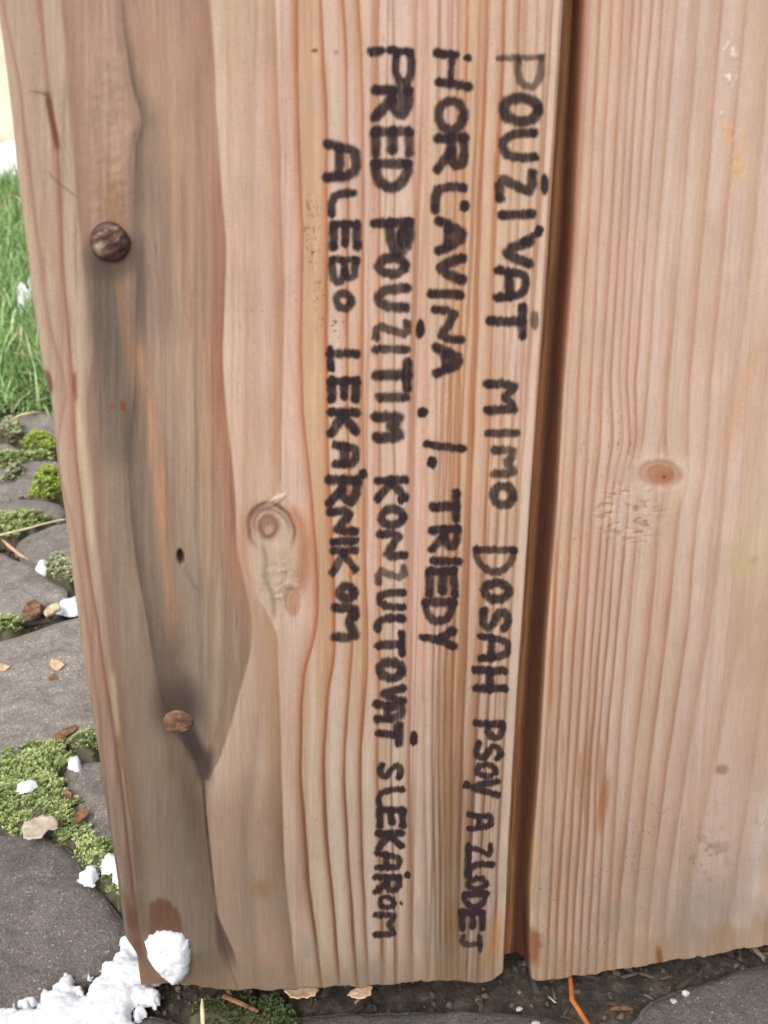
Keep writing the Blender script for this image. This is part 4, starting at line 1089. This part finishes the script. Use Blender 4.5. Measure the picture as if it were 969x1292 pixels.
for t, z, k in zip(TRG, tops, [1.5, .84, 1.1, 1.5, 1.2, 1.2, 1.35, 1.35, 1.4, .55, .6, .6]):
    paver(t, z, True, (random.uniform(-.012, .012), random.uniform(-.012, .012)), k)

def inside(p, poly):
    x, y = p; c = False; n = len(poly)
    for i in range(n):
        x1, y1 = poly[i]; x2, y2 = poly[(i + 1) % n]
        if (y1 > y) != (y2 > y) and x < (x2 - x1) * (y - y1) / (y2 - y1) + x1: c = not c
    return c
big = []
for t in TRG:
    c_ = np.mean(t, 0); big.append([tuple(c_ + (np.array(q) - c_) * 1.12) for q in t])
ang = math.radians(9)
for i in range(-7, 8):
    for j in range(-4, 6):
        cx_ = i * 0.115 + random.uniform(-.006, .006) + (.057 if j % 2 else 0); cy_ = j * 0.112 + .05 + random.uniform(-.006, .006)
        X0 = cx_ * math.cos(ang) - cy_ * math.sin(ang); Y0 = cx_ * math.sin(ang) + cy_ * math.cos(ang)
        if Y0 < -.34 or Y0 > .66: continue
        pl = []
        for a, b_ in ((-.5, -.42), (-.35, -.5), (.35, -.5), (.5, -.4), (.5, .38), (.38, .5), (-.36, .5), (-.5, .4)):
            x = a * .103 + random.uniform(-.005, .005); y = b_ * .1 + random.uniform(-.005, .005)
            pl.append((X0 + x * math.cos(ang) - y * math.sin(ang), Y0 + x * math.sin(ang) + y * math.cos(ang)))
        smp = pl + [((pl[k][0] + pl[(k + 1) % 8][0]) / 2, (pl[k][1] + pl[(k + 1) % 8][1]) / 2) for k in range(8)] + [(X0, Y0)]
        if any(inside(q, b2) for q in smp for b2 in big): continue
        if any(-.05 < q[0] < .22 and -.015 < q[1] < .05 for q in smp): continue      # bare soil under the panel
        if any(inside(q, pl) for b2 in TRG for q in b2): continue
        paver(pl, random.uniform(-.002, .0015), False, (random.uniform(-.015, .015), random.uniform(-.015, .015)))

# ------------------------------------------------------------------ moss cushions, each a thing of its own
def leaves(cx_, nrm, size, tints, seed, per=5, rise=.6):
    """rosettes of small pointed leaves: returns verts, faces, tint"""
    r = np.random.default_rng(seed)
    n = len(cx_)
    V = []; T = []
    a0 = r.random(n) * 6.283
    for k in range(per):
        a = a0 + k * 6.283 / per + r.normal(0, .3, n)
        L = size * r.uniform(.7, 1.3, n); w = L * .23
        el = r.uniform(.25, 1.25, n) * rise
        d = np.stack([np.cos(a) * np.cos(el), np.sin(a) * np.cos(el), np.sin(el)], 1)
        s = np.stack([-np.sin(a), np.cos(a), np.zeros(n)], 1)
        b_ = cx_; m = cx_ + d * (L * .5)[:, None]; t = cx_ + d * L[:, None] + np.array([0, 0, -.12]) * L[:, None]
        V += [b_, m + s * w[:, None], t, m - s * w[:, None] + np.array([0, 0, .0002])]
        sh = r.uniform(.75, 1.25, n)[:, None] * tints
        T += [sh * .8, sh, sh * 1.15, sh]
    V = np.stack(V, 1).reshape(-1, 3); T = np.stack(T, 1).reshape(-1, 3)
    F = np.arange(len(V)).reshape(-1, 4)
    return V, F, T

GREENS = {'fresh': ((.19, .27, .075), (.56, .62, .28)), 'pale': ((.26, .30, .15), (.58, .60, .38)), 'bright': ((.22, .33, .03), (.46, .54, .11)), 'dark': ((.035, .055, .018), (.085, .11, .035))}
def moss(polys_px, height, density, leaf, green, label, seed, zb=-.003, rough=.25):
    poly = gp(polys_px); P = np.array(poly)
    x0, y0 = P.min(0); x1, y1 = P.max(0)
    r = np.random.default_rng(seed)
    # cushion body as a height sheet
    st = max(leaf * .9, .0011)
    xs = np.arange(x0 - st * 2, x1 + st * 2, st); ys = np.arange(y0 - st * 2, y1 + st * 2, st)
    X, Y = np.meshgrid(xs, ys)
    sd = poly_dist(X, Y, poly)          # positive inside
    w = min(x1 - x0, y1 - y0) * .5
    nz = fbm(X * 170, Y * 170, seed, 3)
    sdn = sd + nz * w * rough
    H = np.where(sdn > 0, .72 * height * np.sqrt(np.clip(sdn / (w * .8), 0, 1)) * (1 + .35 * fbm(X * 300, Y * 300, seed + 1, 2)), -0.004)
    Zz = zb + H
    F = gridfaces(*X.shape); k = (sdn.ravel()[F] > -st).any(1); F = F[k]
    used, inv = np.unique(F, return_inverse=True)
    V = np.stack([X, Y, Zz], -1).reshape(-1, 3)[used]
    g0, g1 = map(np.array, GREENS[green])
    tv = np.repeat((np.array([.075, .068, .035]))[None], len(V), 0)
    area = (sdn > 0).sum() * st * st
    n = int(area * density)
    pts = np.stack([r.uniform(x0, x1, n * 3), r.uniform(y0, y1, n * 3)], 1)
    # keep inside and read height from the sheet
    ix = np.clip(((pts[:, 0] - xs[0]) / st).astype(int), 0, len(xs) - 1); iy = np.clip(((pts[:, 1] - ys[0]) / st).astype(int), 0, len(ys) - 1)
    ok = sdn[iy, ix] > 0
    pts = pts[ok][:n]; ix = ix[ok][:n]; iy = iy[ok][:n]
    cz = Zz[iy, ix] + leaf * .1
    cc = np.column_stack([pts, cz])
    mixv = np.clip(.5 + .5 * fbm(pts[:, 0] * 120, pts[:, 1] * 120, seed + 5, 3) + r.normal(0, .22, len(pts)), 0, 1)[:, None]
    tints = g0 + (g1 - g0) * mixv
    V2, F2, T2 = leaves(cc, None, leaf, tints, seed + 9, 6, .9)
    VA = np.concatenate([V, V2]); FA = np.concatenate([inv.reshape(F.shape), F2 + len(V)])
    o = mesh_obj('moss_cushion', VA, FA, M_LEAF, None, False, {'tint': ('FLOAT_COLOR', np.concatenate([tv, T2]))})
    tag(o, label, 'moss', 'moss cushions in the paving joints')
    return o

def poly_dist(X, Y, poly):
    d = np.full(X.shape, 9.0); ins = np.zeros(X.shape, bool)
    n = len(poly)
    for i in range(n):
        x1, y1 = poly[i]; x2, y2 = poly[(i + 1) % n]
        d = np.minimum(d, seg_dist(X, Y, (x1, y1), (x2, y2)))
        c = ((y1 > Y) != (y2 > Y)) & (X < (x2 - x1) * (Y - y1) / (y2 - y1 + 1e-12) + x1)
        ins ^= c
    return np.where(ins, d, -d)

moss([(-90,985),(-20,958),(0,952),(40,938),(78,932),(92,950),(82,975),(88,1005),(100,1035),(112,1058),(92,1056),(60,1045),(20,1042),(-40,1046),(-90,1040)], .0085, 1000000, .0015, 'fresh', 'large green moss mat between the big paving stones left of the panel', 31)
moss([(88,932),(100,922),(118,920),(124,935),(118,948),(100,950),(88,944)], .007, 1000000, .0014, 'fresh', 'small moss tuft touching the plank edge above the large moss mat', 32)
moss([(92,1062),(112,1052),(140,1062),(152,1090),(156,1130),(150,1140),(132,1120),(108,1098),(94,1080)], .008, 1000000, .0014, 'fresh', 'moss tuft dusted with snow beside the lower plank edge', 33)
moss([(-40,672),(-20,655),(0,650),(30,646),(52,648),(60,656),(40,666),(10,676),(-20,684)], .011, 420000, .0023, 'fresh', 'long low moss strip behind the thin twig', 34)
moss([(52,716),(62,702),(80,701),(92,708),(94,728),(88,738),(72,728),(60,722)], .010, 420000, .0021, 'pale', 'pale moss tuft in front of the snow crumb, right against the plank', 35)
moss([(-40,800),(-10,780),(12,776),(30,782),(24,790),(0,798),(-30,808)], .008, 600000, .0019, 'fresh', 'moss patch at the back edge of the widest paving stone', 36)
moss([(34,628),(40,612),(46,598),(58,592),(74,596),(78,622),(62,630),(46,632)], .013, 300000, .0026, 'bright', 'bright yellow-green moss clump beside the plank', 37)
moss([(26,562),(30,552),(46,549),(60,552),(70,566),(66,576),(48,572),(34,570)], .014, 240000, .0030, 'bright', 'vivid round moss clump above the bright yellow-green one', 38)
moss([(-30,584),(-5,576),(12,572),(32,573),(58,572),(66,578),(40,582),(10,588),(-20,594)], .010, 240000, .0030, 'fresh', 'thin moss ribbon below the vivid round clump', 39)
moss([(3,610),(8,596),(20,590),(32,594),(30,602),(16,608)], .012, 240000, .0026, 'pale', 'pale whitish moss tuft on a far paving stone', 40, rough=.5)
moss([(-10,552),(0,536),(14,532),(26,540),(26,550),(10,556)], .012, 170000, .0034, 'pale', 'withered pale moss between the farthest stones', 41, rough=.5)
moss([(240,1262),(270,1254),(320,1256),(370,1262),(380,1285),(340,1300),(280,1296),(250,1280)], .005, 900000, .0013, 'dark', 'dark damp moss under the foot of the knotty plank', 42, rough=.6)
moss([(10,512),(14,503),(22,499),(30,503),(28,511),(18,514)], .012, 150000, .0036, 'bright', 'bright leafy moss at the lawn edge', 43, rough=.5)

# ------------------------------------------------------------------ snow
def snow(px_poly, height, label, seed, zb=-.001, st=.0007, rough=.18, sc=260, name='snow_patch'):
    poly = gp(px_poly, zb); P = np.array(poly)
    x0, y0 = P.min(0) - .004; x1, y1 = P.max(0) + .004
    X, Y = np.meshgrid(np.arange(x0, x1, st), np.arange(y0, y1, st))
    w = min(P.max(0) - P.min(0)) * .5
    sd = poly_dist(X, Y, poly) + w * rough * fbm(X * sc, Y * sc, seed, 4)
    t = np.clip(sd / (min(w, .012) * .8), 0, 1)
    H = height * .55 * (t * (2 - t)) * (1 + .2 * fbm(X * 60, Y * 60, seed + 2, 2)) + (.00035 * fbm(X * 700, Y * 700, seed + 3, 3)) * np.minimum(1, t * 3)
    H = np.where(sd > 0, H, -.003)
    F = gridfaces(*X.shape); F = F[(sd.ravel()[F] > -st * 1.2).any(1)]
    used, inv = np.unique(F, return_inverse=True)
    V = np.stack([X, Y, zb + H], -1).reshape(-1, 3)[used]
    o = mesh_obj(name, V, inv.reshape(F.shape), M_SNOW)
    # loose crystals scattered on and round the edge
    tag(o, label, 'snow', 'patches of melting snow')
    return o

snow([(-200,1320),(-60,1292),(0,1274),(40,1262),(70,1240),(88,1234),(106,1246),(122,1226),(138,1204),(150,1194),(158,1184),(170,1180),(178,1192),(176,1206),(190,1212),(200,1226),(190,1248),(178,1262),(172,1292),(165,1380),(60,1460),(-200,1500)], .0042, 'wide snow patch across the lower left corner of the paving', 61, st=.0005, rough=.16, sc=260)
snow([(128,1084),(140,1077),(156,1078),(160,1118),(151,1114),(143,1095),(130,1093)], .0022, 'clean snow scrap between moss tuft and plank edge', 62, zb=.0055, st=.00045, rough=.5, sc=420)
snow([(100,1102),(108,1094),(118,1090),(121,1100),(117,1109),(108,1109)], .0016, 'small snow scrap on the left side of the snowy moss tuft', 63, zb=.0055, st=.00045, rough=.5, sc=420)
snow([(44,718),(50,706),(60,708),(62,718),(54,722)], .004, 'tiny snow crumb beside the pale moss tuft', 64, st=.0009)
snow([(73,768),(75,759),(88,756),(102,752),(106,768),(90,771)], .006, 'icy white chunk lying in the joint above the widest stone', 65, st=.0009)
snow([(20,991),(26,986),(40,982),(45,985),(36,990),(25,993)], .0009, 'thin snow crumb on top of the large moss mat', 66, zb=.006, st=.00045, rough=.5, sc=420)
snow([(86,962),(88,956),(97,954),(102,961),(96,965)], .0008, 'grey melting snow crumb right of the large moss mat', 67, zb=.001, st=.00045, rough=.5)
for k, (u, v, s_) in enumerate([(30, 378, 1.0), (40, 366, .7), (26, 387, .6)]):
    snow([(u - 12 * s_, v), (u - 5, v - 6 * s_), (u + 8 * s_, v - 5 * s_), (u + 13 * s_, v + 3), (u + 2, v + 7 * s_)], .035, ['white snow clump lying in the grass near the plank', 'smaller snow fleck behind the clump in the grass', 'low snow fleck in front of the clump in the grass'][k], 68 + k, zb=.012, st=.004, sc=40)
def wallsnow():
    xs = np.arange(-1.6, 1.6, .012); ys = np.arange(2.55, 2.99, .012)
    X, Y = np.meshgrid(xs, ys)
    H = .05 + .05 * fbm(X * 4, Y * 6, 81, 4) - .12 * (1 - sst(2.55, 2.75, Y + .08 * fbm(X * 5, X * 0, 82)))
    o = mesh_obj('snow_bank', np.stack([X, Y, H], -1).reshape(-1, 3), gridfaces(*X.shape), M_SNOW)
    tag(o, 'long white snow bank along the foot of the beige wall', 'snow')
wallsnow()

def snow_lump():
    out = [(182, 1192), (190, 1183), (205, 1180), (224, 1180), (236, 1188), (241, 1204), (240, 1222), (236, 1240), (222, 1247), (212, 1243), (200, 1232), (190, 1220), (182, 1207)]
    P = np.array([onboard(u, v, -.002) for u, v in out])
    O = resample([tuple(p) for p in P], 90)
    cen = O.mean(0)
    rings = np.linspace(0, 1, 26)
    V = []
    for f_ in rings:
        p = cen + (O - cen) * f_ * (1 + .13 * fbm(O[:, 0] * 700, O[:, 1] * 700, 85, 4) * f_)[:, None]
        y = -.0052 * max(0, 1 - f_ ** 3.2) ** .7 + .0006
        yy = y - (.0009 * fbm(p[:, 0] * 300, p[:, 1] * 300, 86, 3) + .0005 * fbm(p[:, 0] * 1400, p[:, 1] * 1400, 87, 3)) * (1 - f_ ** 6)
        V.append(np.column_stack([p[:, 0], yy, p[:, 1]]))
    p = cen + (O - cen) * .8
    V.append(np.column_stack([p[:, 0], np.full(90, .004), p[:, 1]]))
    V = np.concatenate(V); F = []
    for i in range(len(rings)):
        for j in range(90):
            a = i * 90 + j; b_ = i * 90 + (j + 1) % 90
            F.append((a, a + 90, b_ + 90, b_))
    o = mesh_obj('snow_lump', V, np.array(F), M_SNOW)
    bm = bmesh.new(); bm.from_mesh(o.data); bmesh.ops.remove_doubles(bm, verts=bm.verts, dist=1e-6); bmesh.ops.recalc_face_normals(bm, faces=bm.faces); bm.to_mesh(o.data); bm.free()
    tag(o, 'rounded white snow lump stuck to the lower left corner of the plank', 'snow')
snow_lump()

# ------------------------------------------------------------------ litter
def tube(name, pts, radii, mat, label, cat, flat=1.0, group=None, n=7):
    P = [Vector(p) for p in pts]; V = []; F = []
    for i, p in enumerate(P):
        d = (P[min(i + 1, len(P) - 1)] - P[max(i - 1, 0)]).normalized()
        s = d.cross(Vector((0, 0, 1))); s = s.normalized() if s.length > 1e-6 else Vector((1, 0, 0)); u = s.cross(d).normalized()
        for k in range(n):
            a = 2 * math.pi * k / n
            V.append(p + (s * math.cos(a) + u * math.sin(a) * flat) * radii[i])
    for i in range(len(P) - 1):
        for k in range(n):
            a = i * n + k; b_ = i * n + (k + 1) % n
            F.append((a, b_, b_ + n, a + n))
    F.append(tuple(range(n))[::-1]); F.append(tuple(range((len(P) - 1) * n, len(P) * n)))
    o = mesh_obj(name, [tuple(v) for v in V], F, mat)
    return tag(o, label, cat, group)

def g3(u, v, z): 
    x, y = onground(u, v, z); return (x, y, z)
tube('twig', [g3(-40, 684, .006), g3(0, 675, .008), g3(30, 668, .009), g3(55, 661, .010), g3(76, 656, .012), g3(90, 655, .010)], [.0006, .0007, .0007, .0006, .0006, .0004], M_STRAW, 'thin pale twig lying over the moss strip', 'twig')
tube('straw', [g3(2, 680, .003), g3(12, 689, .003), g3(24, 699, .002), g3(36, 706, .001)], [.0005, .0013, .0012, .0004], M_CHIP, 'orange-brown straw lying on the stone below the thin twig', 'straw', .4)
tube('straw', [(*onboard(712, 1246, .012)[:1], .012, .004), g3(722, 1262, .0035), g3(732, 1277, .003), g3(746, 1300, .002), g3(756, 1325, .001)], [.0006, .0009, .0009, .0008, .0004], M_ORANGE, 'bright orange needle poking out from under the fine-grained plank', 'needle', .6)
tube('straw', [g3(256, 1300, .002), g3(256, 1285, .003), g3(255, 1270, .005), g3(255, 1260, .007)], [.0006, .0008, .0007, .0003], M_STRAW, 'short pale straw standing by the plank foot right of the snow lump', 'straw')
tube('twig', [g3(282, 1256, .003), g3(300, 1264, .0035), g3(326, 1276, .003)], [.0011, .0010, .0006], M_BROWN, 'short grey-brown twig under the plank foot', 'twig', .6)
tube('straw', [g3(10, 533, .01), g3(24, 524, .02), g3(44, 520, .018), g3(60, 523, .012)], [.0008, .001, .001, .0005], M_STRAW, 'dry bent straw at the lawn edge', 'straw')
tube('straw', [g3(8, 455, .012), g3(30, 449, .022), g3(52, 452, .016)], [.0012, .002, .0008], M_BROWN, 'dark dead stalk at the front of the grass', 'straw', .5)

def poly_raw(poly, n):
    # same outline without the rounding, started at the nearest matching point
    P = np.array(list(poly) + [poly[0]], float)
    s = np.concatenate([[0], np.cumsum(np.hypot(*np.diff(P, axis=0).T))]); t = np.linspace(0, s[-1], n, endpoint=False)
    R = np.stack([np.interp(t, s, P[:, 0]), np.interp(t, s, P[:, 1])], 1)
    O = resample(poly, n)
    k = min(range(n), key=lambda i: ((np.roll(R, -i, 0) - O) ** 2).sum())
    return np.roll(R, -k, 0)

def flake(name, px_poly, z, thick, mat, label, cat, seed, curl=.001, board=False, group=None):
    poly = [onground(u, v, z) for u, v in px_poly]
    O = resample(poly, 40)
    rg_ = poly_raw(poly, 40); O = .35 * O + .65 * rg_ ; O = O + .0007 * np.stack([fbm(O[:, 0] * 900, O[:, 1] * 900, seed + 3, 3), fbm(O[:, 0] * 900, O[:, 1] * 900, seed + 4, 3)], 1); cen = O.mean(0); V = []
    for f_ in (0.0, .3, .6, .85, 1.0):
        p = cen + (O - cen) * f_ * (1 + .06 * fbm(O[:, 0] * 900, O[:, 1] * 900, seed, 3))[:, None]
        zz = z + thick + .35 * curl * (fbm(p[:, 0] * 300, p[:, 1] * 300, seed, 3) + f_ ** 2 * .8) + .0002 * fbm(p[:, 0] * 900, p[:, 1] * 900, seed + 1, 2)
        V.append(np.column_stack([p, zz]))
    b0 = V[-1].copy(); b0[:, 2] -= thick; V.append(b0)
    m = V[0].copy(); m[:, 2] -= thick; V.append(m)
    V = np.concatenate(V); F = []
    for i in range(6):
        for j in range(40):
            a = i * 40 + j; b_ = i * 40 + (j + 1) % 40
            F.append((a, b_, b_ + 40, a + 40))
    o = mesh_obj(name, V, np.array(F), mat)
    bm = bmesh.new(); bm.from_mesh(o.data); bmesh.ops.remove_doubles(bm, verts=bm.verts, dist=1e-6); bmesh.ops.recalc_face_normals(bm, faces=bm.faces); bm.to_mesh(o.data); bm.free()
    return tag(o, label, cat, group)

flake('dead_leaf', [(28,1050),(32,1040),(48,1033),(66,1032),(76,1040),(72,1050),(60,1050),(55,1060),(40,1062),(30,1060)], .004, .0007, M_DRYLEAF, 'tan crumpled dead leaf at the lower edge of the large moss mat', 'leaf', 71, .0025)
flake('dead_leaf', [(93,1036),(98,1026),(108,1021),(113,1028),(104,1036),(98,1042)], .001, .0006, M_BROWN, 'small curled brown leaf scrap right of the tan dead leaf', 'leaf', 72, .002)
flake('dead_leaf', [(62,838),(66,832),(76,834),(82,840),(74,848),(68,846)], .0005, .0005, M_CHIP, 'brown leaf fleck in the middle of the widest paving stone', 'leaf', 73, .001)
flake('dead_leaf', [(60,856),(68,850),(74,856),(64,862)], .0002, .0003, M_BROWN, 'reddish crumb just below the brown fleck on the widest stone', 'leaf', 74, .0006)
flake('dead_leaf', [(-6,842),(4,838),(14,842),(4,848)], .0004, .0004, M_CHIP, 'orange leaf crumb on the widest stone at the photo edge', 'leaf', 75, .0006)
flake('wood_chip', [(56,776),(62,768),(74,764),(78,770),(68,776),(58,780)], .002, .002, M_STRAW, 'yellow wood chip beside the icy chunk', 'chip', 76, .001)
flake('dead_leaf', [(28,776),(34,766),(44,760),(54,766),(50,778),(36,784)], -.002, .001, M_BROWN, 'reddish brown litter scrap left of the yellow chip', 'leaf', 77, .004)
flake('twig_bit', [(78,1002),(84,996),(92,1004),(90,1010)], .0004, .0005, M_BROWN, 'dark twig bit on the stone right of the moss mat', 'twig', 78, .0006)
flake('dead_leaf', [(66,930),(80,922),(96,916),(98,921),(84,930),(72,936)], .0, .0006, M_BROWN, 'dull brown leaf strip on the front edge of the widest stone', 'leaf', 79, .0012)
flake('wood_chip', [(358,1250),(372,1244),(390,1246),(404,1249),(396,1258),(376,1262),(364,1258)], .0012, .0006, M_CHIP, 'pink-tan splinter under the plank foot near the dark moss', 'chip', 80, .001)
flake('wood_chip', [(438,1258),(446,1250),(460,1244),(470,1246),(468,1256),(452,1264)], .0012, .0006, M_CHIP, 'pale splinter under the plank foot below the last letters', 'chip', 81, .0015)

# loose grit and fibres in the joints: nobody could count them
def grit():
    r = np.random.default_rng(5)
    V = []; F = []; T = []
    n = 9000
    x = np.concatenate([r.uniform(-.30, -.02, n // 2), r.uniform(-.15, .3, n // 2)]); y = np.concatenate([r.uniform(-.02, .66, n // 2), r.uniform(-.06, .12, n // 2)])
    cube = np.array([(-1, -1, 0), (1, -1, 0), (1, 1, 0), (-1, 1, 0), (-.6, -.7, 1), (.7, -.6, 1), (.6, .6, 1), (-.7, .6, 1)], float)
    cf = np.array([(0, 1, 5, 4), (1, 2, 6, 5), (2, 3, 7, 6), (3, 0, 4, 7), (4, 5, 6, 7)])
    V = np.zeros((n, 8, 3)); 
    a = r.uniform(0, 6.28, n); s = r.uniform(.0003, .0010, n) * (1 + .8 * np.clip(y / .4, 0, 1.5)); l = s * r.choice([1, 1, 1.5, 5], n)
    cu = cube[None] * (1 + r.normal(0, .18, (n, 8, 1)))
    X = cu[..., 0] * l[:, None]; Y = cu[..., 1] * s[:, None]
    V[..., 0] = x[:, None] + X * np.cos(a)[:, None] - Y * np.sin(a)[:, None]
    V[..., 1] = y[:, None] + X * np.sin(a)[:, None] + Y * np.cos(a)[:, None]
    base = -0.0078 + .0022 * fbm(x * 60, y * 60, 801, 4)
    V[..., 2] = base[:, None] + cu[..., 2] * s[:, None] * 1.1
    pal = np.array([(.05, .038, .026), (.10, .07, .045), (.16, .125, .09), (.36, .31, .24), (.15, .075, .04), (.07, .06, .05)])
    T = np.repeat(pal[r.choice(6, n, p=[.35, .27, .10, .02, .08, .18])] [:, None], 8, 1) * r.uniform(.6, 1.2, (n, 1, 1))
    F = (np.arange(n)[:, None, None] * 8 + cf[None]).reshape(-1, 4)
    o = mesh_obj('grit', V.reshape(-1, 3), F, M_GRIT, None, False, {'tint': ('FLOAT_COLOR', T.reshape(-1, 3))})
    tag(o, 'loose brown soil crumbs and fibres in the paving joints', 'grit', kind='stuff')
M_GRIT = leaf_mat('grit', rough=.9, trans=0.0)
grit()

# pebbles and pale crumbs on the stones near the plank foot
for k, (u, v, s_, lb) in enumerate([(865, 1252, .0014, 'white pebble under the fine-grained plank'), (655, 1272, .0011, 'tiny bluish pebble on the paving below the groove'), (676, 1290, .0013, 'pale round pebble at the bottom edge below the groove'), (118, 1048, .0009, 'tiny cream pebble right of the curled brown scrap'), (850, 1262, .0012, 'tan pebble beside the white one under the plank')]):
    x, y = onground(u, v, .001)
    bm = bmesh.new(); bmesh.ops.create_icosphere(bm, subdivisions=2, radius=s_)
    s_ *= .75
    for q in bm.verts: q.co = Vector((q.co.x * .98, q.co.y * .75, q.co.z * .6)) * (1 + .18 * random.uniform(-1, 1)) + Vector((x, y, .0006))
    me = bpy.data.meshes.new('pebble'); bm.to_mesh(me); bm.free(); me.materials.append(M_PEBBLE)
    o = bpy.data.objects.new('pebble', me); C.objects.link(o); tag(o, lb, 'pebble', 'pebbles near the plank foot')

# ------------------------------------------------------------------ lawn and wall behind
def grass(n, x0, x1, y0, y1, lmin, lmax, seed, wscale=1.0):
    r = np.random.default_rng(seed)
    x = r.uniform(x0, x1, n); y = y0 + (y1 - y0) * r.random(n) ** 1.25
    y = y + 0.03 * fbm(x * 12, x * 0, seed)
    a = r.uniform(0, 6.283, n); L = r.uniform(lmin, lmax, n) * (1 + .4 * fbm(x * 6, y * 6, seed + 1)); w = r.uniform(.0008, .0017, n) * wscale
    lean = r.uniform(.25, 1.5, n)
    d = np.stack([np.cos(a), np.sin(a)], 1); s = np.stack([-np.sin(a), np.cos(a)], 1)
    V = np.zeros((n, 7, 3))
    segs = [0, .35, .7, 1.0]
    for k, t in enumerate(segs):
        th = lean * (0.35 + t * .75)
        rx = L * t * np.sin(np.minimum(th, 1.45)); rz = L * t * np.cos(np.minimum(th, 1.45)) 
        ww = w * (1 - t * .75)
        if k < 3:
            V[:, 2 * k, :2] = np.stack([x, y], 1) + d * rx[:, None] + s * ww[:, None]; V[:, 2 * k + 1, :2] = np.stack([x, y], 1) + d * rx[:, None] - s * ww[:, None]
            V[:, 2 * k, 2] = rz; V[:, 2 * k + 1, 2] = rz
        else:
            V[:, 6, :2] = np.stack([x, y], 1) + d * rx[:, None]; V[:, 6, 2] = rz
    V[..., 2] -= .003
    g = np.array([(.14, .27, .07), (.23, .39, .12), (.34, .48, .20), (.56, .60, .36), (.62, .56, .36)])
    c = g[r.choice(5, n, p=[.28, .34, .22, .10, .06])] * r.uniform(.75, 1.2, (n, 1))
    T = np.repeat(c[:, None], 7, 1) * np.array([.6, .6, .9, .9, 1.1, 1.1, 1.2])[None, :, None]
    b0 = np.arange(n)[:, None] * 7
    F4 = np.concatenate([b0 + np.array([[0, 1, 3, 2]]), b0 + np.array([[2, 3, 5, 4]])]); F3 = b0 + np.array([[4, 5, 6, 6]])
    return V.reshape(-1, 3), F4, b0 + np.array([[4, 5, 6]]), T.reshape(-1, 3)
def lawn():
    me_v = []; f = []; t = []; off = 0
    for args in ((16000, -.62, .1, .70, 1.5, .03, .075, 21), (30000, -1.6, 1.2, .74, 2.9, .03, .07, 22, 1.6), (1500, -.34, -.1, .66, .78, .02, .05, 23)):
        V, F4, F3, T = grass(*args)
        me_v.append(V); t.append(T); f += [tuple(q) for q in (F4 + off).tolist()] + [tuple(q) for q in (F3 + off).tolist()]; off += len(V)
    V = np.concatenate(me_v); T = np.concatenate(t)
    me = bpy.data.meshes.new('grass'); me.from_pydata(V.tolist(), [], f)
    at = me.attributes.new('tint', 'FLOAT_COLOR', 'POINT'); at.data.foreach_set('color', np.concatenate([T, np.ones((len(T), 1))], 1).astype(np.float32).ravel())
    me.materials.append(M_GRASS)
    o = bpy.data.objects.new('grass', me); C.objects.link(o)
    tag(o, 'rough green lawn grass behind the panel', 'grass', kind='stuff')
lawn()

def house_wall():
    t = empty('garden_wall', (0, 3.0, 0), 'beige plastered wall standing behind the lawn', 'wall')
    def box(x0, x1, y0, y1, z0, z1):
        v = [(x0, y0, z0), (x1, y0, z0), (x1, y1, z0), (x0, y1, z0), (x0, y0, z1), (x1, y0, z1), (x1, y1, z1), (x0, y1, z1)]
        f = [(0, 1, 5, 4), (1, 2, 6, 5), (2, 3, 7, 6), (3, 0, 4, 7), (4, 5, 6, 7), (3, 2, 1, 0)]
        return v, f
    v, f = box(-4, 4, 3.0, 3.2, -.05, 1.25); mesh_obj('wall_face', v, f, M_PLASTER, t, False)
    v, f = box(-4.03, 4.03, 2.97, 3.23, 1.25, 1.31); mesh_obj('coping', v, f, M_STONE, t, False)
house_wall()
